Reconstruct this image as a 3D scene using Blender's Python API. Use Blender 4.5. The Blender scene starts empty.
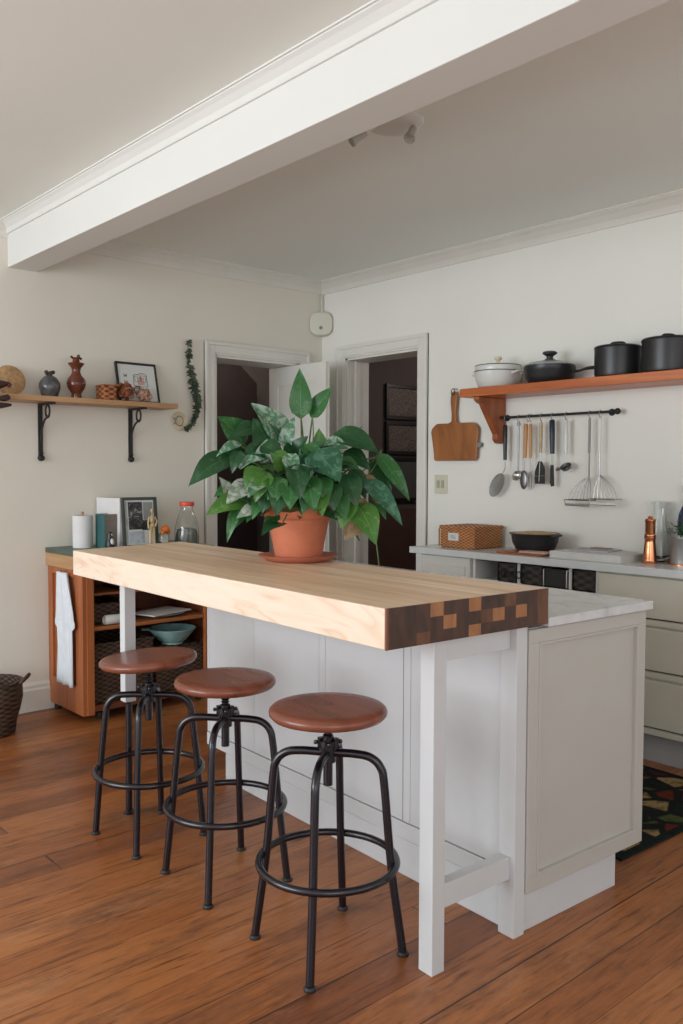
import bpy, bmesh, math, random
from mathutils import Vector, Matrix, noise
random.seed(7)
PI = math.pi
scn = bpy.context.scene
COL = scn.collection

# ---------------------------------------------------------------- camera
CAM = Vector((4.6634, -3.9389, 1.3120))
YAW, PITCH, ROLL, FPX = math.radians(48.5146), math.radians(-2.5849), math.radians(0.1674), 868.785
FW = Vector((-math.sin(YAW)*math.cos(PITCH), math.cos(YAW)*math.cos(PITCH), math.sin(PITCH)))
RT = Vector((math.cos(YAW), math.sin(YAW), 0)); UP = RT.cross(FW)
RT2 = RT*math.cos(ROLL) + UP*math.sin(ROLL); UP2 = UP*math.cos(ROLL) - RT*math.sin(ROLL)
cd = bpy.data.cameras.new('camera'); cam = bpy.data.objects.new('camera', cd); COL.objects.link(cam)
cd.sensor_fit = 'VERTICAL'; cd.sensor_height = 36; cd.lens = FPX*36/1024; cd.clip_start = 0.05
R3 = Matrix((RT2, UP2, -FW)).transposed()
cam.matrix_world = Matrix.Translation(CAM) @ R3.to_4x4()
scn.camera = cam

TH = math.radians(-2.7194)                       # the island stands slightly askew in the room
ISL = Matrix.Translation((3, -2, 0)) @ Matrix.Rotation(TH, 4, 'Z') @ Matrix.Translation((-3, 2, 0))

# ---------------------------------------------------------------- materials
MATS = {}
def new_mat(name, rough=.5, metal=0, spec=.5):
    m = bpy.data.materials.new(name); m.use_nodes = True
    nt = m.node_tree; b = nt.nodes['Principled BSDF']
    b.inputs['Roughness'].default_value = rough; b.inputs['Metallic'].default_value = metal
    b.inputs['Specular IOR Level'].default_value = spec
    MATS[name] = m
    return m, nt, b
def N(nt, t, **kw):
    n = nt.nodes.new(t)
    for k, v in kw.items():
        if k in n.inputs: n.inputs[k].default_value = v
        else: setattr(n, k, v)
    return n
def plain(name, col, rough=.5, metal=0, spec=.5, var=.06, scale=8, bump=0):
    m, nt, b = new_mat(name, rough, metal, spec)
    tc = N(nt, 'ShaderNodeTexCoord'); no = N(nt, 'ShaderNodeTexNoise', Scale=scale, Detail=5.0)
    nt.links.new(tc.outputs['Object'], no.inputs['Vector'])
    r = N(nt, 'ShaderNodeValToRGB')
    r.color_ramp.elements[0].color = tuple(max(0, c*(1-var)) for c in col) + (1,)
    r.color_ramp.elements[1].color = tuple(min(1, c*(1+var)) for c in col) + (1,)
    r.color_ramp.elements[0].position = .3; r.color_ramp.elements[1].position = .7
    nt.links.new(no.outputs['Fac'], r.inputs['Fac']); nt.links.new(r.outputs['Color'], b.inputs['Base Color'])
    if bump:
        bp = N(nt, 'ShaderNodeBump', Strength=bump, Distance=.004)
        nt.links.new(no.outputs['Fac'], bp.inputs['Height']); nt.links.new(bp.outputs['Normal'], b.inputs['Normal'])
    return m
def wood(name, c1, c2, axis='X', scale=6, rough=.45, stretch=12, contrast=(.3, .7), bump=.1):
    m, nt, b = new_mat(name, rough)
    tc = N(nt, 'ShaderNodeTexCoord'); mp = N(nt, 'ShaderNodeMapping')
    s = [1, 1, 1]
    for i, a in enumerate('XYZ'): s[i] = 1/stretch*2 if a == axis else 2
    mp.inputs['Scale'].default_value = s
    nt.links.new(tc.outputs['Object'], mp.inputs['Vector'])
    no = N(nt, 'ShaderNodeTexNoise', Scale=scale, Detail=8.0, Distortion=.8)
    nt.links.new(mp.outputs['Vector'], no.inputs['Vector'])
    r = N(nt, 'ShaderNodeValToRGB')
    r.color_ramp.elements[0].color = (*c1, 1); r.color_ramp.elements[1].color = (*c2, 1)
    r.color_ramp.elements[0].position, r.color_ramp.elements[1].position = contrast
    nt.links.new(no.outputs['Fac'], r.inputs['Fac']); nt.links.new(r.outputs['Color'], b.inputs['Base Color'])
    bp = N(nt, 'ShaderNodeBump', Strength=bump, Distance=.003)
    nt.links.new(no.outputs['Fac'], bp.inputs['Height']); nt.links.new(bp.outputs['Normal'], b.inputs['Normal'])
    return m

def mth(nt, op, a, b=None, c=None):
    n = nt.nodes.new('ShaderNodeMath'); n.operation = op
    for i, v in enumerate((a, b, c)):
        if v is None: continue
        if isinstance(v, (int, float)): n.inputs[i].default_value = v
        else: nt.links.new(v, n.inputs[i])
    return n.outputs[0]
def ramp(nt, fac, stops):
    r = N(nt, 'ShaderNodeValToRGB'); cr = r.color_ramp
    while len(cr.elements) < len(stops): cr.elements.new(.5)
    for e, (p, c) in zip(cr.elements, stops): e.position = p; e.color = (*c, 1)
    nt.links.new(fac, r.inputs['Fac']); return r.outputs['Color']
def mix(nt, fac, a, b, mode='MIX'):
    n = nt.nodes.new('ShaderNodeMix'); n.data_type = 'RGBA'; n.blend_type = mode
    for i, v in ((0, fac), (6, a), (7, b)):
        if isinstance(v, (int, float)): n.inputs[i].default_value = v
        elif isinstance(v, tuple): n.inputs[i].default_value = (*v, 1)
        else: nt.links.new(v, n.inputs[i])
    return n.outputs[2]

def floor_mat():
    m, nt, b = new_mat('floor_boards', .4)
    tc = N(nt, 'ShaderNodeTexCoord'); sep = N(nt, 'ShaderNodeSeparateXYZ')
    nt.links.new(tc.outputs['Object'], sep.inputs[0])
    x, y = sep.outputs[0], sep.outputs[1]
    w = .134
    u = mth(nt, 'DIVIDE', mth(nt, 'ADD', x, .068), w)
    idx = mth(nt, 'FLOOR', u); fr = mth(nt, 'FRACT', u)
    wn = N(nt, 'ShaderNodeTexWhiteNoise', noise_dimensions='1D'); nt.links.new(idx, wn.inputs['W'])
    yy = mth(nt, 'ADD', mth(nt, 'DIVIDE', y, 4.3), mth(nt, 'MULTIPLY', wn.outputs['Value'], 9.7))
    iy = mth(nt, 'FLOOR', yy); fy = mth(nt, 'FRACT', yy)
    wn2 = N(nt, 'ShaderNodeTexWhiteNoise', noise_dimensions='2D')
    cmb = N(nt, 'ShaderNodeCombineXYZ'); nt.links.new(idx, cmb.inputs[0]); nt.links.new(iy, cmb.inputs[1])
    nt.links.new(cmb.outputs[0], wn2.inputs['Vector'])
    base = ramp(nt, wn2.outputs['Value'], [(0, (.22, .068, .019)), (.35, (.275, .090, .025)), (.7, (.33, .112, .031)), (1, (.39, .145, .043))])
    # grain, offset per board
    mp = N(nt, 'ShaderNodeMapping'); mp.inputs['Scale'].default_value = (14, 1.0, 1)
    off = N(nt, 'ShaderNodeCombineXYZ'); nt.links.new(mth(nt, 'MULTIPLY', wn2.outputs['Value'], 31.0), off.inputs[1])
    va = N(nt, 'ShaderNodeVectorMath', operation='ADD'); nt.links.new(tc.outputs['Object'], va.inputs[0]); nt.links.new(off.outputs[0], va.inputs[1])
    nt.links.new(va.outputs[0], mp.inputs['Vector'])
    g = N(nt, 'ShaderNodeTexNoise', Scale=4.5, Detail=9.0, Distortion=1.1, Roughness=.62); nt.links.new(mp.outputs['Vector'], g.inputs['Vector'])
    gc = ramp(nt, g.outputs['Fac'], [(.30, (.34, .27, .24)), (.46, (.88, .86, .84)), (.6, (1.0, 1.0, 1.0)), (.75, (1.25, 1.2, 1.15))])
    c = mix(nt, 1.0, base, gc, 'MULTIPLY')
    # broad blotchy wear and dark scuffs
    mp2 = N(nt, 'ShaderNodeMapping'); mp2.inputs['Scale'].default_value = (3.2, 1.0, 1); nt.links.new(tc.outputs['Object'], mp2.inputs['Vector'])
    n2 = N(nt, 'ShaderNodeTexNoise', Scale=1.6, Detail=8.0, Roughness=.7); nt.links.new(mp2.outputs['Vector'], n2.inputs['Vector'])
    c = mix(nt, ramp(nt, n2.outputs['Fac'], [(.50, (0, 0, 0)), (.68, (.70, .70, .70))]), c, (.085, .036, .02))
    n3 = N(nt, 'ShaderNodeTexNoise', Scale=2.4, Detail=9.0, Roughness=.75); nt.links.new(mp2.outputs['Vector'], n3.inputs['Vector'])
    c = mix(nt, ramp(nt, n3.outputs['Fac'], [(.55, (0, 0, 0)), (.75, (.38, .38, .38))]), c, (.56, .31, .16))
    # knots
    vo = N(nt, 'ShaderNodeTexVoronoi', Scale=1.9); mp3 = N(nt, 'ShaderNodeMapping'); mp3.inputs['Scale'].default_value = (1, .55, 1)
    nt.links.new(tc.outputs['Object'], mp3.inputs['Vector']); nt.links.new(mp3.outputs['Vector'], vo.inputs['Vector'])
    c = mix(nt, ramp(nt, vo.outputs['Distance'], [(.015, (.8, .8, .8)), (.05, (0, 0, 0))]), c, (.03, .014, .008))
    # gaps
    e = mth(nt, 'MINIMUM', fr, mth(nt, 'SUBTRACT', 1.0, fr))
    ey = mth(nt, 'MULTIPLY', mth(nt, 'MINIMUM', fy, mth(nt, 'SUBTRACT', 1.0, fy)), 19.0)
    e2 = mth(nt, 'MINIMUM', e, ey)
    wn3 = N(nt, 'ShaderNodeTexWhiteNoise', noise_dimensions='1D'); nt.links.new(mth(nt, 'ADD', mth(nt, 'ROUND', u), .37), wn3.inputs['W'])
    thr = mth(nt, 'MULTIPLY_ADD', mth(nt, 'POWER', wn3.outputs['Value'], 3.0), .020, .006)
    gap = mth(nt, 'LESS_THAN', e2, thr)
    c = mix(nt, mth(nt, 'MULTIPLY', gap, .85), c, (.018, .009, .006))
    nt.links.new(c, b.inputs['Base Color'])
    rr = ramp(nt, n2.outputs['Fac'], [(.3, (.27,)*3), (.7, (.5,)*3)])
    nt.links.new(rr, b.inputs['Roughness'])
    bp = N(nt, 'ShaderNodeBump', Strength=.25, Distance=.004)
    nt.links.new(mth(nt, 'SUBTRACT', mth(nt, 'MULTIPLY', g.outputs['Fac'], .35), gap), bp.inputs['Height'])
    nt.links.new(bp.outputs['Normal'], b.inputs['Normal'])
    return m
floor_mat()

def tabletop_mat():
    m, nt, b = new_mat('tabletop', .42)
    tc = N(nt, 'ShaderNodeTexCoord'); sep = N(nt, 'ShaderNodeSeparateXYZ'); nt.links.new(tc.outputs['Object'], sep.inputs[0])
    u = mth(nt, 'DIVIDE', sep.outputs[1], .043); idx = mth(nt, 'FLOOR', u); fr = mth(nt, 'FRACT', u)
    wn = N(nt, 'ShaderNodeTexWhiteNoise', noise_dimensions='1D'); nt.links.new(idx, wn.inputs['W'])
    base = ramp(nt, wn.outputs['Value'], [(0, (.70, .50, .33)), (.5, (.78, .59, .42)), (1, (.84, .66, .49))])
    mp = N(nt, 'ShaderNodeMapping'); mp.inputs['Scale'].default_value = (1.1, 18, 18); nt.links.new(tc.outputs['Object'], mp.inputs['Vector'])
    g = N(nt, 'ShaderNodeTexNoise', Scale=3.0, Detail=8.0, Distortion=1.0); nt.links.new(mp.outputs['Vector'], g.inputs['Vector'])
    c = mix(nt, 1.0, base, ramp(nt, g.outputs['Fac'], [(.3, (.84, .78, .72)), (.6, (1.05, 1.03, 1.0))]), 'MULTIPLY')
    e = mth(nt, 'LESS_THAN', fr, .03)
    c = mix(nt, mth(nt, 'MULTIPLY', e, .45), c, (.2, .11, .06))
    nt.links.new(c, b.inputs['Base Color'])
    return m
tabletop_mat()
def pine_edge():
    m, nt, b = new_mat('pine_edge', .5)
    tc = N(nt, 'ShaderNodeTexCoord'); mp = N(nt, 'ShaderNodeMapping'); mp.inputs['Scale'].default_value = (1.3, 3, 6.5)
    nt.links.new(tc.outputs['Object'], mp.inputs['Vector'])
    g = N(nt, 'ShaderNodeTexNoise', Scale=1.4, Detail=2.0, Distortion=1.4); nt.links.new(mp.outputs['Vector'], g.inputs['Vector'])
    f = mth(nt, 'FRACT', mth(nt, 'MULTIPLY', g.outputs['Fac'], 5.0))
    c = ramp(nt, f, [(0, (.70, .50, .35)), (.25, (.78, .61, .46)), (.75, (.80, .66, .53)), (.95, (.75, .57, .42)), (1, (.70, .50, .35))])
    g2 = N(nt, 'ShaderNodeTexNoise', Scale=1.1, Detail=3.0); nt.links.new(mp.outputs['Vector'], g2.inputs['Vector'])
    c = mix(nt, ramp(nt, g2.outputs['Fac'], [(.42, (0, 0, 0)), (.6, (.8, .8, .8))]), c, (.80, .69, .56))
    nt.links.new(c, b.inputs['Base Color']); return m
pine_edge()

def wicker(name, c1, c2, sc=60):
    m, nt, b = new_mat(name, .7)
    tc = N(nt, 'ShaderNodeTexCoord')
    sep = N(nt, 'ShaderNodeSeparateXYZ'); nt.links.new(tc.outputs['Object'], sep.inputs[0])
    h = mth(nt, 'ADD', sep.outputs[0], sep.outputs[1])
    a = mth(nt, 'SINE', mth(nt, 'MULTIPLY', h, sc*2.2)); bz = mth(nt, 'SINE', mth(nt, 'MULTIPLY', sep.outputs[2], sc*5))
    s = mth(nt, 'MULTIPLY_ADD', mth(nt, 'MULTIPLY', a, bz), .5, .5)
    nz = N(nt, 'ShaderNodeTexNoise', Scale=sc*.6, Detail=3.0); nt.links.new(tc.outputs['Object'], nz.inputs['Vector'])
    s2 = mth(nt, 'ADD', mth(nt, 'MULTIPLY', s, .7), mth(nt, 'MULTIPLY', nz.outputs['Fac'], .4))
    nt.links.new(ramp(nt, s2, [(.25, c1), (.8, c2)]), b.inputs['Base Color'])
    bp = N(nt, 'ShaderNodeBump', Strength=.8, Distance=.006); nt.links.new(s2, bp.inputs['Height']); nt.links.new(bp.outputs['Normal'], b.inputs['Normal'])
    return m
def marble():
    m, nt, b = new_mat('marble', .18)
    tc = N(nt, 'ShaderNodeTexCoord')
    n1 = N(nt, 'ShaderNodeTexNoise', Scale=5.0, Detail=9.0, Distortion=2.2, Roughness=.65); nt.links.new(tc.outputs['Object'], n1.inputs['Vector'])
    nt.links.new(ramp(nt, n1.outputs['Fac'], [(.36, (.47, .48, .49)), (.47, (.58, .59, .60)), (.6, (.63, .64, .65))]), b.inputs['Base Color'])
marble()
def rug_mat():
    m, nt, b = new_mat('rug_wool', .95, spec=.1)
    tc = N(nt, 'ShaderNodeTexCoord')
    vo = N(nt, 'ShaderNodeTexVoronoi', Scale=9.0, Randomness=.8); nt.links.new(tc.outputs['Object'], vo.inputs['Vector'])
    sp = N(nt, 'ShaderNodeSeparateColor'); nt.links.new(vo.outputs['Color'], sp.inputs[0])
    pal = N(nt, 'ShaderNodeValToRGB'); cr = pal.color_ramp; cr.interpolation = 'CONSTANT'
    cols = [(.13, .022, .014), (.16, .018, .012), (.26, .05, .015), (.012, .02, .016), (.07, .09, .03), (.13, .02, .016), (.30, .21, .09), (.012, .014, .016), (.05, .015, .02)]
    while len(cr.elements) < len(cols): cr.elements.new(.5)
    for i, c in enumerate(cols): cr.elements[i].position = i/len(cols); cr.elements[i].color = (*c, 1)
    nt.links.new(sp.outputs[0], pal.inputs['Fac'])
    ve = N(nt, 'ShaderNodeTexVoronoi', Scale=9.0, Randomness=.8, feature='DISTANCE_TO_EDGE'); nt.links.new(tc.outputs['Object'], ve.inputs['Vector'])
    edge = ramp(nt, ve.outputs['Distance'], [(.09, (1, 1, 1)), (.16, (0, 0, 0))])
    n1 = N(nt, 'ShaderNodeTexNoise', Scale=40.0, Detail=4.0); nt.links.new(tc.outputs['Object'], n1.inputs['Vector'])
    c = mix(nt, edge, pal.outputs['Color'], (.010, .013, .012))
    c = mix(nt, ramp(nt, n1.outputs['Fac'], [(.5, (0, 0, 0)), (.62, (.55, .55, .55))]), c, (.02, .02, .018))
    nt.links.new(c, b.inputs['Base Color'])
rug_mat()
def leaf_mat(name, dark, light, var, amount, rough=.32):
    m, nt, b = new_mat(name, rough, spec=.4)
    uv = N(nt, 'ShaderNodeUVMap'); sep = N(nt, 'ShaderNodeSeparateXYZ'); nt.links.new(uv.outputs[0], sep.inputs[0])
    u, v = sep.outputs[0], sep.outputs[1]
    au = mth(nt, 'ABSOLUTE', mth(nt, 'SUBTRACT', u, .5))
    vein = mth(nt, 'SINE', mth(nt, 'MULTIPLY', mth(nt, 'SUBTRACT', v, mth(nt, 'MULTIPLY', au, .9)), 42.0))
    vm = ramp(nt, vein, [(.85, (0, 0, 0)), (1.0, (.5, .5, .5))])
    mid = mth(nt, 'LESS_THAN', au, .018)
    tc = N(nt, 'ShaderNodeTexCoord')
    nz = N(nt, 'ShaderNodeTexNoise', Scale=38.0, Detail=5.0, Distortion=1.0); nt.links.new(tc.outputs['Object'], nz.inputs['Vector'])
    n2 = N(nt, 'ShaderNodeTexNoise', Scale=9.0, Detail=2.0); nt.links.new(tc.outputs['Object'], n2.inputs['Vector'])
    c = mix(nt, n2.outputs['Fac'], dark, light)
    c = mix(nt, vm, c, light)
    c = mix(nt, mth(nt, 'MULTIPLY', mid, .6), c, tuple(min(1, x*1.7) for x in light))
    c = mix(nt, ramp(nt, nz.outputs['Fac'], [(.60-.22*amount, (0, 0, 0)), (.68-.18*amount, (amount,)*3)]), c, var)
    nt.links.new(c, b.inputs['Base Color'])
    b.inputs['Subsurface Weight'].default_value = 0
    # a little light passes through a thin leaf
    tr = N(nt, 'ShaderNodeBsdfTranslucent'); nt.links.new(c, tr.inputs['Color'])
    ms = N(nt, 'ShaderNodeMixShader'); ms.inputs[0].default_value = .18
    out = nt.nodes['Material Output']
    nt.links.new(b.outputs[0], ms.inputs[1]); nt.links.new(tr.outputs[0], ms.inputs[2]); nt.links.new(ms.outputs[0], out.inputs['Surface'])
leaf_mat('leaf_dark', (.010, .045, .016), (.025, .10, .032), (.16, .28, .16), .15)
leaf_mat('leaf_mid', (.02, .09, .022), (.045, .17, .045), (.22, .36, .22), .25)
leaf_mat('leaf_bright', (.035, .125, .018), (.08, .21, .035), (.3, .42, .15), .2)
leaf_mat('leaf_variegated', (.035, .12, .05), (.10, .24, .13), (.42, .50, .42), .6)
leaf_mat('leaf_blue', (.014, .07, .034), (.05, .17, .09), (.2, .36, .25), .35)
leaf_mat('leaf_pale', (.12, .18, .11), (.28, .34, .25), (.50, .54, .47), .75)
leaf_mat('leaf_dry', (.20, .13, .06), (.36, .25, .13), (.45, .34, .2), .2, .7)
leaf_mat('leaf_grey', (.045, .065, .04), (.10, .13, .085), (.24, .26, .2), .4, .7)

def glass(name, col=(1, 1, 1), rough=0.02):
    m, nt, b = new_mat(name, rough); b.inputs['Transmission Weight'].default_value = 1; b.inputs['IOR'].default_value = 1.45
    b.inputs['Base Color'].default_value = (*col, 1)
glass('clear_glass', (.96, .98, .98)); glass('picture_glass', (.98, .98, .98))

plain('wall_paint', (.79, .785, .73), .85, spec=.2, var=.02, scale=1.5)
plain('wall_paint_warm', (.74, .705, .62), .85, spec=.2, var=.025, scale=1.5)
plain('ceiling_paint', (.81, .835, .79), .9, spec=.1, var=.02, scale=1)
plain('beam_paint', (.72, .73, .70), .7, spec=.2, var=.015, scale=2)
plain('trim_paint', (.72, .71, .65), .5, var=.03, scale=5)
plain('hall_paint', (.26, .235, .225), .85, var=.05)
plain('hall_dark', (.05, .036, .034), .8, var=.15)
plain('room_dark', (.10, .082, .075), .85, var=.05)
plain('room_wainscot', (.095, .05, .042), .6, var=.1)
plain('island_white', (.56, .575, .585), .42, var=.025, scale=6)
plain('panel_greige', (.46, .45, .415), .45, var=.025, scale=4)
plain('cabinet_cream', (.57, .545, .455), .45, var=.03, scale=4)
plain('cabinet_white', (.62, .62, .575), .45, var=.02, scale=4)
plain('worktop_white', (.62, .64, .64), .25, var=.03, scale=14)
plain('kick_grey', (.36, .36, .36), .6)
plain('dark_gap', (.02, .017, .014), .9)
plain('black_metal', (.008, .007, .012), .24, metal=.3, var=.2, spec=.8)
plain('black_iron', (.014, .013, .014), .6, var=.2)
plain('black_enamel', (.018, .019, .021), .35, var=.15)
plain('black_matte', (.014, .014, .014), .55, var=.2)
plain('white_enamel', (.66, .67, .63), .2, var=.02)
plain('steel', (.55, .55, .54), .28, metal=1, var=.08)
plain('steel_dark', (.22, .22, .22), .35, metal=1, var=.1)
plain('copper', (.72, .30, .15), .22, metal=1, var=.12, scale=30)
plain('galvanised', (.50, .51, .53), .38, metal=1, var=.08)
plain('terracotta', (.52, .155, .075), .75, var=.10, scale=12, bump=.15)
plain('terracotta_saucer', (.47, .15, .085), .6, var=.08, scale=12)
plain('soil', (.03, .02, .013), .95, var=.4, scale=60, bump=.8)
plain('stem_green', (.10, .16, .05), .5, var=.2)
plain('stem_brown', (.16, .10, .05), .7, var=.2)
plain('green_top', (.06, .095, .075), .4, var=.15)
plain('white_cloth', (.66, .70, .74), .9, spec=.1, var=.04, scale=25, bump=.3)
plain('paper_white', (.68, .68, .67), .85, spec=.1, var=.03)
plain('paper_grey', (.42, .46, .50), .7, var=.25, scale=30)
plain('teal_cloth', (.035, .12, .12), .7, var=.1)
plain('taupe', (.19, .16, .13), .7, var=.15, scale=20)
plain('teal_glaze', (.27, .47, .46), .22, var=.2, scale=18)
plain('grey_glaze', (.085, .085, .09), .18, var=.45, scale=38)
plain('brown_glaze', (.13, .035, .018), .15, var=.35, scale=20)
plain('orange_silk', (.75, .20, .03), .7, var=.2)
plain('red_lid', (.68, .09, .05), .4, var=.05)
plain('gold_wood', (.55, .40, .22), .5, var=.12)
plain('cream_ceramic', (.62, .54, .36), .5, var=.12, scale=20)
plain('switch_plastic', (.62, .60, .46), .4, var=.02)
plain('switch_slot', (.40, .38, .28), .5, var=.05)
plain('detector_plastic', (.60, .60, .50), .45, var=.02)
plain('white_plastic', (.62, .60, .56), .4, var=.02)
plain('spot_metal', (.40, .38, .34), .45, var=.05)
plain('grille', (.22, .22, .2), .6)
plain('navy', (.015, .025, .05), .4, var=.15)
plain('rug_border', (.012, .017, .016), .95, spec=.1, var=.3, scale=40)
plain('black_handle', (.012, .014, .016), .4)
plain('cork', (.42, .25, .12), .8, var=.3, scale=50)
plain('pod_brown', (.05, .022, .018), .6, var=.3, scale=20)
plain('print_paper', (.66, .68, .66), .7, var=.02)
plain('print_ink', (.04, .04, .045), .7)
plain('print_pink', (.55, .36, .32), .7, var=.1)
plain('print_grey', (.28, .30, .28), .7, var=.2)
plain('frame_black', (.015, .014, .014), .4)
plain('frame_green', (.045, .06, .05), .4)
plain('cooked_crust', (.50, .36, .18), .8, var=.25, scale=60)
plain('label_paper', (.62, .62, .60), .7, var=.05)
plain('dark_blue_glass', (.01, .02, .06), .1)
plain('mesh_steel', (.30, .30, .29), .4, metal=.9, var=.2, scale=60)
plain('ink_art', (.10, .085, .075), .6, var=.0)
wood('oak_shelf', (.36, .19, .085), (.50, .29, .14), 'Y', 7)
wood('orange_shelf', (.38, .085, .02), (.62, .19, .05), 'X', 7, rough=.35)
wood('orange_bracket', (.24, .065, .02), (.40, .12, .035), 'Z', 6, rough=.4)
wood('board_wood', (.20, .065, .018), (.44, .17, .045), 'Z', 3.5, rough=.38, stretch=3)
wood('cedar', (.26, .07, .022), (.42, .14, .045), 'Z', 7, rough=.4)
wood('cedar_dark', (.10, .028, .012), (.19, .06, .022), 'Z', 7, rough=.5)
wood('cedar_shelf', (.26, .08, .025), (.42, .15, .05), 'Y', 7, rough=.45)
wood('edge_oak', (.36, .20, .09), (.50, .30, .15), 'X', 7)
wood('seat_wood', (.12, .035, .020), (.27, .085, .048), 'X', 7, rough=.27, stretch=9, bump=.2)
wood('walnut', (.025, .010, .006), (.075, .030, .016), 'Z', 14, rough=.4, stretch=3)
wood('walnut_mid', (.08, .028, .012), (.15, .06, .026), 'Z', 14, rough=.4, stretch=3)
wood('block_light', (.26, .105, .035), (.38, .17, .065), 'Z', 14, rough=.4, stretch=3)
wood('bark_strip', (.16, .05, .03), (.26, .10, .06), 'Z', 14, rough=.5)
wood('beech_handle', (.42, .19, .06), (.58, .30, .11), 'Z', 9)
wood('pale_wood', (.45, .33, .2), (.58, .45, .3), 'X', 9)
wicker('wicker_orange', (.13, .045, .015), (.58, .25, .09), 80)
wicker('wicker_dark', (.008, .006, .005), (.10, .055, .03), 50)
wicker('wicker_black', (.006, .005, .005), (.06, .045, .035), 34)
wicker('weave_brown', (.07, .02, .01), (.52, .19, .06), 45)

# ---------------------------------------------------------------- mesh builder
class MB:
    def __init__(self, frame=None): self.bm = bmesh.new(); self.F = frame or Matrix(); self.uv = None; self.mi = 0
    def v(self, p): return self.bm.verts.new(self.F @ Vector(p))
    def f(self, vs, mi=None):
        try:
            fc = self.bm.faces.new(vs); fc.material_index = self.mi if mi is None else mi; return fc
        except ValueError: return None
    def box(self, x0, y0, z0, x1, y1, z1, mi=None):
        p = [self.v((x, y, z)) for z in (z0, z1) for x, y in ((x0, y0), (x1, y0), (x1, y1), (x0, y1))]
        for q in ((3, 2, 1, 0), (4, 5, 6, 7), (0, 1, 5, 4), (1, 2, 6, 5), (2, 3, 7, 6), (3, 0, 4, 7)): self.f([p[i] for i in q], mi)
        return self
    def prism(self, pts, axis, a, b, mi=None):
        def mk(u, w, t): return {'x': (t, u, w), 'y': (u, t, w), 'z': (u, w, t)}[axis]
        A = [self.v(mk(u, w, a)) for u, w in pts]; B = [self.v(mk(u, w, b)) for u, w in pts]; n = len(pts)
        self.f(A[::-1], mi); self.f(B, mi)
        for i in range(n): self.f([A[i], A[(i+1) % n], B[(i+1) % n], B[i]], mi)
        return self
    def lathe(self, prof, c=(0, 0, 0), n=28, mi=None, M=None):
        M = M or Matrix(); rings = []
        for r, z in prof:
            if r < 1e-5: rings.append([self.v(M @ Vector((0, 0, z)) + Vector(c))])
            else: rings.append([self.v(M @ Vector((r*math.cos(2*PI*i/n), r*math.sin(2*PI*i/n), z)) + Vector(c)) for i in range(n)])
        for A, B in zip(rings, rings[1:]):
            for i in range(n):
                a = [A[i % len(A)], A[(i+1) % len(A)]] if len(A) > 1 else [A[0]]
                b = [B[(i+1) % len(B)], B[i % len(B)]] if len(B) > 1 else [B[0]]
                if len(a)+len(b) > 2: self.f(a+b, mi)
        return self
    def tube(self, pts, r, n=8, mi=None, closed=False, caps=True):
        pts = [Vector(p) for p in pts]; m = len(pts); rs = r if isinstance(r, (list, tuple)) else [r]*m
        rings = []; prev = None
        for i, p in enumerate(pts):
            if closed: t = pts[(i+1) % m]-pts[i-1]
            else: t = pts[min(i+1, m-1)]-pts[max(i-1, 0)]
            t.normalize()
            if prev is None:
                a = Vector((0, 0, 1)) if abs(t.z) < .9 else Vector((1, 0, 0)); x = t.cross(a).normalized()
            else:
                x = (prev - t*prev.dot(t)).normalized()
            prev = x; y = t.cross(x)
            rings.append([self.v(p+(x*math.cos(2*PI*k/n)+y*math.sin(2*PI*k/n))*rs[i]) for k in range(n)])
        for i in range(m if closed else m-1):
            A, B = rings[i], rings[(i+1) % m]
            for k in range(n): self.f([A[k], A[(k+1) % n], B[(k+1) % n], B[k]], mi)
        if caps and not closed: self.f(rings[0][::-1], mi); self.f(rings[-1], mi)
        return self
    def ball(self, c, rx, ry=None, rz=None, n=14, mi=None):
        ry = ry or rx; rz = rz or rx; k = n//2
        M = Matrix.Diagonal((rx, ry, rz)).to_4x4()
        return self.lathe([(math.sin(PI*i/k), -math.cos(PI*i/k)) for i in range(k+1)], c, n, mi, M)
    def build(self, name, mats, parent=None, smooth=False, bevel=0, seg=2, solid=0, recalc=True):
        bm = self.bm
        if recalc: bmesh.ops.recalc_face_normals(bm, faces=bm.faces)
        W = WORLD.get(parent.name, Matrix()) if parent is not None else Matrix()
        base = ORIG.get(id(parent)) if parent is not None else None
        inv = W.inverted()
        for v in bm.verts: v.co = inv @ v.co
        me = bpy.data.meshes.new(name)
        if smooth:
            for fc in bm.faces: fc.smooth = True
        bm.to_mesh(me); bm.free()
        for mt in (mats if isinstance(mats, (list, tuple)) else [mats]): me.materials.append(MATS[mt])
        o = bpy.data.objects.new(name, me); COL.objects.link(o)
        if smooth and smooth != 'full':
            me.set_sharp_from_angle(angle=math.radians(42))
        if parent is not None: o.parent = parent
        WORLD[o.name] = W
        if bevel:
            md = o.modifiers.new('bevel', 'BEVEL'); md.width = bevel; md.segments = seg; md.limit_method = 'ANGLE'; md.angle_limit = math.radians(35)
            md.harden_normals = False
        if solid:
            md = o.modifiers.new('solid', 'SOLIDIFY'); md.thickness = solid; md.offset = 0
        return o
WORLD = {}; ORIG = {}
def tag(o, label, cat, group=None, kind=None):
    o['label'] = label; o['category'] = cat
    if group: o['group'] = group
    if kind: o['kind'] = kind
    return o
def thing(name, label, cat, loc, rz=0, frame=None, group=None):
    o = bpy.data.objects.new(name, None); COL.objects.link(o)
    M = (frame or Matrix()) @ Matrix.Translation(loc) @ Matrix.Rotation(rz, 4, 'Z')
    o.matrix_world = M; o.empty_display_size = .05
    WORLD[o.name] = M.copy()
    tag(o, label, cat, group); return o
def struct(name, mb, mat, **k):
    o = mb.build(name, mat, **k); o['kind'] = 'structure'; return o
def LOC(x, y, z, rz=0, rx=0, ry=0):
    return Matrix.Translation((x, y, z)) @ Matrix.Rotation(rz, 4, 'Z') @ Matrix.Rotation(ry, 4, 'Y') @ Matrix.Rotation(rx, 4, 'X')
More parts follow.
